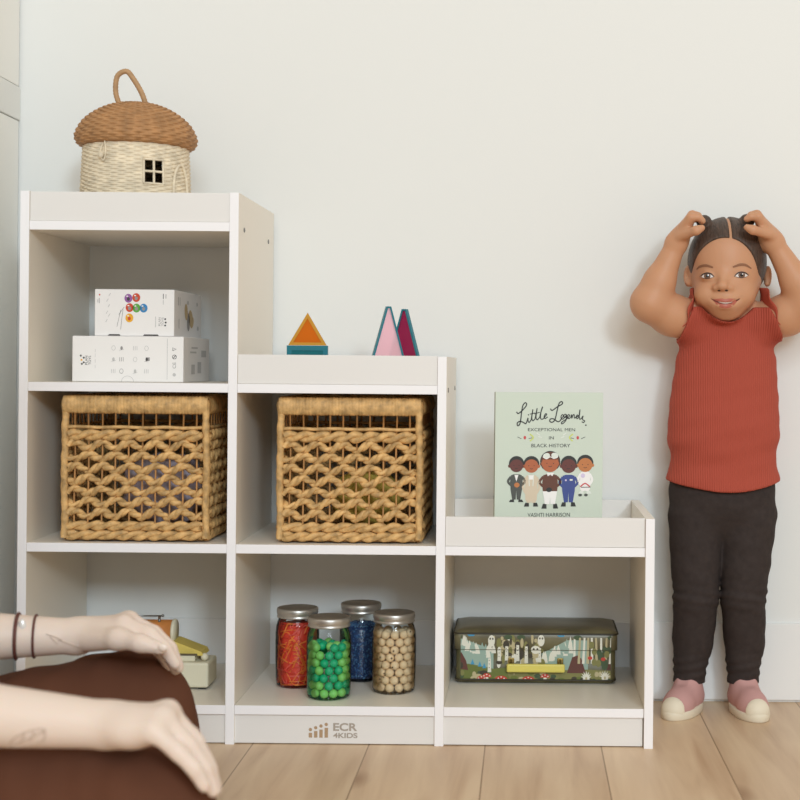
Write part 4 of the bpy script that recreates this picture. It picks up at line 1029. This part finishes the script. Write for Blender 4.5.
# ---- leggings
m_leg=mat('charcoal_leggings',(58,50,48),0.85,var=0.12,vscale=90,spec=0.15)
g=0.0045
i0=[int(round((a-b_)/h)) for a,b_ in zip((0.235,-0.2,0.05),K_.lo)]; G_=Field([K_.lo[i]+h*i0[i] for i in range(3)],(0.50,-0.002,0.44),h)
m_=[min(int(G_.n[i]),int(K_.n[i])-i0[i]) for i in range(3)]
G_.f[:m_[0],:m_[1],:m_[2]]=K_.f[i0[0]:i0[0]+m_[0],i0[1]:i0[1]+m_[1],i0[2]:i0[2]+m_[2]]-g
G_.ell(W(722,490,BD),(0.093,0.060,0.090),0.01,grow=g); G_.cone(W(722,512,BD),W(722,522,BD),0.034,0.022,0.012)
sl,X,Y,Z=G_.reg(G_.lo,G_.lo+G_.n*h)
kz=W(696,594,BD).z; az=W(690,672,BD).z
wr=0.0016*np.sin(Z*330+X*50+Y*40)*np.exp(-((Z-kz)/0.022)**2)+0.0016*np.sin(Z*360-X*70+Y*30)*np.exp(-((Z-az-0.008)/0.022)**2)+0.0007*np.sin(Z*120+X*60+Y*50)
G_.f=(G_.f+wr).astype(np.float32)
G_.f=np.maximum(G_.f,(W(690,686,BD).z-Z+0*X+0*Y).astype(np.float32)); G_.f=np.maximum(G_.f,(Z-W(723,468,BD).z+0*X+0*Y).astype(np.float32))
link('leggings',G_.mesh('leggings',2),[m_leg],kid_o,True)
# ---- slip-on shoes
m_pink=mat('pink_canvas',(198,152,148),0.85,bump=0.3,bscale=500,spec=0.2); m_cream=mat('cream_rubber',(226,214,192),0.6,bump=0.0)
for hl,to in FT:
    d=(to-hl); d.z=0; d.normalize(); nrm=Vector((-d.y,d.x,0)); heel=Vector((hl.x,hl.y,0))-d*0.027; L_=0.138
    def out(u,gr=0.0):      # half width of the sole along its length
        return (0.0225+0.0065*math.sin(PI*min(1,u*0.9))+0.002*u)*math.sqrt(max(0,1-abs(2*u-1)**3.2))+gr
    shoe=Field((min(hl.x,to.x)-0.06,min(hl.y,to.y)-0.06,0.002),(max(hl.x,to.x)+0.06,0.0,0.085),0.0018)
    P_=lambda u,z,w=0: heel+d*(u*L_)+Vector((0,0,z))+nrm*w
    shoe.chain([P_(0.2,0.024),P_(0.42,0.025),P_(0.66,0.020),P_(0.82,0.0165)],[0.0245,0.026,0.0258,0.0225],0.01)
    shoe.cone(P_(0.34,0.043),P_(0.74,0.021),0.0195,0.0215,0.012); shoe.cone(P_(0.25,0.03),P_(0.27,0.060),0.0255,0.0245,0.012); shoe.cone(P_(0.36,0.04),P_(0.34,0.062),0.0205,0.0135,0.012)
    sl,X,Y,Z=shoe.reg(shoe.lo,shoe.lo+shoe.n*shoe.h)
    U_=((X-heel.x)*d.x+(Y-heel.y)*d.y)/L_
    shoe.f=np.maximum(shoe.f,(0.007-Z+0*X+0*Y).astype(np.float32))
    tongue=0.052+0.016*np.exp(-((U_-0.38)/0.10)**2)-0.004*np.clip((0.3-U_)*3,0,1)
    shoe.f=np.maximum(shoe.f,(Z-tongue).astype(np.float32))
    up_=link('shoe',shoe.mesh('shoe',2),[m_pink],kid_o,True); up_['label']='pink slip-on shoe with cream toe cap'
    b=MB(); prof=((0.0005,0.0005),(0.0003,0.0025),(0.0012,0.004),(0.0012,0.012),(0.0,0.0145),(-0.004,0.0155)); rings=[]
    for gr,z in prof:
        pts=[]
        for k in range(40):
            a=PI*k/40; u=0.5-0.5*math.cos(a); pts.append((u,1))
        for k in range(40):
            a=PI*k/40; u=0.5+0.5*math.cos(a); pts.append((u,-1))
        rings.append([P_(u if 0<u<1 else u,z,s*out(u,0)*(1+gr*25) + 0) + d*((u-0.5)*2*gr) for u,s in pts])
    loft(b,[[tuple(p) for p in r] for r in rings],0); b.build('sole',[m_cream],up_,True)
    cap=Field((min(hl.x,to.x)-0.06,min(hl.y,to.y)-0.06,0.002),(max(hl.x,to.x)+0.06,0.0,0.05),0.0018)
    cap.chain([P_(0.2,0.024),P_(0.42,0.025),P_(0.66,0.020),P_(0.82,0.0165)],[0.0255,0.027,0.0270,0.0243],0.01)
    sl,X,Y,Z=cap.reg(cap.lo,cap.lo+cap.n*cap.h); U_=((X-heel.x)*d.x+(Y-heel.y)*d.y)/L_; Wd=((X-heel.x)*nrm.x+(Y-heel.y)*nrm.y)
    cap.f=np.maximum(cap.f,(0.009-Z+0*X+0*Y).astype(np.float32)); cap.f=np.maximum(cap.f,((0.85-U_)*L_+6.0*Wd**2+0*Z).astype(np.float32))
    link('toe_cap',cap.mesh('toe_cap',2),[m_cream],up_,True)
# ================================================================ the adult seated cross-legged at the left
ao=thing('person','adult seated cross-legged in brown trousers with both hands on knees','person',(-0.80,-0.88,0))
m_fair=mat('skin_fair',(228,208,194),0.5,spec=0.35,sss=0.12)
m_trs=mat('brown_trousers',(98,62,46),0.9,spec=0.12,bump=0.12,bscale=220)
m_shirt=mat('cream_tee',(226,216,200),0.85)
A_=Field((-1.20,-1.36,0.0),(-0.27,-0.50,0.98),0.004)
hipN,hipF=Vector((-0.84,-0.985,0.105)),Vector((-0.84,-0.80,0.105))
kN=W(146,826,1.735); kF=W(132,722,2.175)
aN=Vector((-0.60,-0.70,0.045)); aF=Vector((-0.72,-0.90,0.05))
shN,shF=Vector((-0.84,-1.075,0.575)),Vector((-0.84,-0.735,0.575))
elN,elF=W(-125,706,1.70),W(-105,637,2.07)
wN,wF=W(108,725,1.70),W(78,636,2.115)
# trunk and head (beyond the left edge of the photograph)
A_.cone(hipN,hipF,0.085,0.085,0); A_.cone(Vector((-0.85,-0.89,0.12)),Vector((-0.855,-0.89,0.30)),0.10,0.105,0.03)
A_.cone(Vector((-0.85,-0.95,0.46)),Vector((-0.85,-0.83,0.46)),0.098,0.098,0.05); A_.cone(shN,shF,0.05,0.05,0.04)
A_.cone(Vector((-0.84,-0.905,0.60)),Vector((-0.815,-0.905,0.69)),0.05,0.046,0.02)
hd=Vector((-0.80,-0.905,0.79)); A_.ell(hd,(0.092,0.074,0.105),0.02); A_.ell(hd+Vector((0.03,0,-0.06)),(0.058,0.056,0.055),0.03)
A_.ell(hd+Vector((0.095,0,-0.025)),(0.017,0.012,0.017),0.012)
for s in(-1,1): A_.ell(hd+Vector((-0.005,s*0.075,-0.02)),(0.018,0.010,0.03),0.008)
# legs
for hp,kn,an in ((hipN,kN,aN),(hipF,kF,aF)):
    A_.chain([hp,kn,an],[0.078,0.060,0.036],0.02)
    A_.cone(an,an+Vector((-0.02,0.12 if an is aN else -0.12,-0.012)),0.034,0.026,0.02)
# arms
for sh,el,wr,r in ((shN,elN,wN,(0.048,0.042,0.0425,0.0385,0.0265)),(shF,elF,wF,(0.048,0.042,0.040,0.0365,0.0240))):
    A_.chain([sh,sh.lerp(el,0.55),el,el.lerp(wr,0.35),wr],r,0.02)
def hand(kn,fing,thumb,wr,pr=0.0115):
    for k in kn: A_.cone(wr,k,0.019,pr,0.014)
    for a,b_ in zip(kn,kn[1:]): A_.cone(a,b_,pr*0.9,pr*0.9,0.01)
    for p,r in fing: A_.chain(p,r,0.004)
    A_.chain(thumb[0],thumb[1],0.010)
fr_=[0.0118,0.0110,0.0102,0.0086]
# near (right) hand
kn=[W(166,713,1.735),W(168,712,1.705),W(163,719,1.68),W(153,731,1.66)]
fg=[([kn[0],W(192,737,1.73),W(204,758,1.725),W(210,774,1.725)],fr_),([kn[1],W(195,742,1.70),W(208,767,1.698),W(215.5,789,1.70)],fr_),
    ([kn[2],W(189,746,1.672),W(204,768,1.672),W(213.5,791,1.675)],fr_),([kn[3],W(178,752,1.648),W(194,768,1.648),W(205,787,1.652)],[0.0108,0.0100,0.0094,0.008])]
hand(kn,fg,([W(118,724,1.735),W(140,726,1.765),W(163,732,1.785),W(177,742,1.795)],[0.016,0.013,0.0105,0.009]),wN,0.0125)
A_.ell(W(134,729,1.685),(0.032,0.03,0.0215),0.014)
# far (left) hand
kf=[W(124,624,2.09),W(129,620,2.115),W(128,622,2.14),W(122,627,2.165)]
ff_=[([kf[0],W(150,634,2.075),W(165,648,2.07),W(175.5,664,2.072)],fr_),([kf[1],W(154,633,2.10),W(170,648,2.098),W(179,668,2.10)],fr_),
     ([kf[2],W(152,635,2.125),W(168,652,2.122),W(176,670,2.125)],fr_),([kf[3],W(144,638,2.15),W(160,653,2.15),W(168,668,2.152)],[0.0096,0.0085,0.0078,0.0066])]
hand(kf,ff_,([W(92,640,2.095),W(118,639,2.062),W(140,643,2.045),W(161,648.5,2.042)],[0.017,0.0145,0.0118,0.0092]),wF)
am=A_.mesh('body',4); ab=bvh_of(am); abody=link('body',am,[m_fair],ao,True)
# thumb nail
n=W(162.5,647.5,2.031); b=MB(); b.ball((0,0,0),(0.0066,0.0016,0.0046),14,8,M=Matrix.Translation(n)@Matrix.Rotation(math.radians(18),4,'Y')); b.build('thumbnail',[mat('nail',(240,222,208),0.25)],abody,True)
# fine line tattoos
def onbody(x,y,off=0.0004):
    o=W(x,y,0.6); d=(W(x,y,3)-o).normalized(); hit=ab.ray_cast(o,d); return (hit[0]-d*off) if hit[0] else None
m_tat=mat('tattoo_ink',(206,184,168),0.6)
def tattoo(lines,w):
    b=MB()
    for q in lines:
        pts=[onbody(p.x,p.y) for p in dense([(x,y,0) for x,y in q],6)]; pts=[p for p in pts if p]
        if len(pts)>2: b.tube(pts,w,5)
    b.build('tattoo',[m_tat],abody,True)
tattoo([((9,746),(14,738),(28,731),(43,728.5),(45,733),(42,741),(24,746),(12,747)),((10,746),(22,741),(44,731)),((20,743),(24,735)),((30,741),(34,732))],0.0009)
tattoo([((46,634),(55,637),(62,640)),((58,640),(70,644),(80,647)),((50,637),(58,644))],0.0008)
# bracelets on the far wrist
def band(x,r,m,name,flat,wd=0.5):
    c=wF+(elF-wF).normalized()*((78-x)/ (F/2.11)); ax=(wF-elF).normalized(); u=ax.orthogonal().normalized(); v=ax.cross(u); pts=[]
    for k in range(40):
        a=2*PI*k/40; dd=u*math.cos(a)+v*math.sin(a); hit=ab.ray_cast(c+dd*0.08,-dd); pts.append((hit[0] if hit[0] and (hit[0]-c).length<0.034 else c+dd*0.0275)+dd*0.0012)
    b=MB(); b.tube(pts,r,8,closed=True); return b.build(name,[m],abody,True),c
m_lth=mat('dark_cord',(96,52,44),0.6)
o,c=band(20,0.0026,m_lth,'bracelet',1); band(37,0.0018,m_lth,'bracelet',1)
p=onbody(22,627,-0.002); b=MB(); b.ball(p,(0.0055,0.0035,0.0115),14,10); b.tube([p+Vector((0.005,0,-0.006)),p+Vector((0.012,0.0,-0.009)),p+Vector((0.022,0.002,-0.0085))],0.0011,6); b.build('bracelet_charm',[mat('silver_bead',(240,238,236),0.25,metal=0.3)],o,True)
# trousers
T_=Field((-1.05,-1.36,0.0),(-0.27,-0.48,0.36),0.004); g=0.010
T_.cone(hipN,hipF,0.085,0.085,0,grow=g); T_.cone(Vector((-0.85,-0.89,0.12)),Vector((-0.853,-0.89,0.22)),0.10,0.103,0.03,grow=g)
for hp,kn_,an,r in ((hipN,kN,aN,(0.082,0.0735)),(hipF,kF,aF,(0.070,0.078))):
    T_.chain([hp,kn_],r,0.03,grow=g); T_.cone(kn_,an,r[1]-0.006,0.042,0.02,grow=g)
T_.cone(W(15,737,2.12),W(125,713,2.17),0.076,0.089,0.03); T_.ell(kF+Vector((0.012,-0.01,-0.045)),(0.085,0.08,0.07),0.03)
sl,X,Y,Z=T_.reg(T_.lo,T_.lo+T_.n*T_.h)
T_.f=(T_.f+0.002*np.sin(X*60+Y*45+Z*20)+0.0012*np.sin(X*120-Y*70+Z*90)).astype(np.float32)
# fold running down behind the far knee
f0,f1=W(122,648,2.10),W(98,712,2.05); T_.cone(f0,f1,0.004,0.005,0.008,'c')
T_.f=np.maximum(T_.f,(0.003-Z+0*X+0*Y).astype(np.float32)); T_.f=np.maximum(T_.f,(Z-0.225+0*X+0*Y-0.03*(X>-0.7)).astype(np.float32))
link('trousers',T_.mesh('trousers',3),[m_trs],ao,True)
# short sleeved tee
S2=Field((-1.05,-1.30,0.16),(-0.60,-0.50,0.70),0.005); g=0.007
S2.cone(Vector((-0.85,-0.89,0.14)),Vector((-0.855,-0.89,0.30)),0.105,0.108,0.0,grow=g+0.004); S2.cone(Vector((-0.85,-0.95,0.46)),Vector((-0.85,-0.83,0.46)),0.098,0.098,0.05,grow=g); S2.cone(shN,shF,0.05,0.05,0.04,grow=g)
for sh,el in ((shN,elN),(shF,elF)): S2.cone(sh,sh.lerp(el,0.5),0.049,0.046,0.02,grow=g+0.003)
sl,X,Y,Z=S2.reg(S2.lo,S2.lo+S2.n*S2.h); S2.f=np.maximum(S2.f,(0.19-Z+0*X+0*Y).astype(np.float32))
S2.cone(Vector((-0.835,-0.905,0.60)),Vector((-0.81,-0.905,0.70)),0.058,0.07,0.004,'c')
link('tee_shirt',S2.mesh('tee_shirt',2),[m_shirt],ao,True)
# hair
H2=Field((-1.0,-1.06,0.45),(-0.66,-0.75,0.93),0.005)
H2.ell(hd,(0.092,0.074,0.105),0.0,grow=0.012); H2.ell(hd+Vector((-0.05,0,-0.12)),(0.06,0.075,0.16),0.04); H2.ell(hd+Vector((0.085,0,-0.045)),(0.085,0.064,0.09),0.01,'c')
link('hair',H2.mesh('hair',2),[mat('brown_hair',(96,66,48),0.5,var=0.3,vscale=40,stretch=(1,1,0.2))],ao,True)
for s in (-1,1):
    p=hd+Vector((0.083,s*0.032,0.0)); b=MB(); b.ball(p,(0.007,0.012,0.007),14,10); e=b.build('eye',[m_scl],abody,True)
    b=MB(); b.ball(p+Vector((0.0048,0,0)),(0.003,0.005,0.005),12,8); b.build('iris',[m_iris],e,True)
    b=MB(); b.tube([p+Vector((0.004,s*(-0.014),0.02)),p+Vector((0.004,0,0.024)),p+Vector((-0.006,s*0.014,0.02))],0.0026,6); b.build('eyebrow',[m_brow],abody,True)
b=MB(); p=hd+Vector((0.083,0,-0.065)); b.ball(p,(0.006,0.022,0.006),14,8); b.build('lips',[m_lip],abody,True)
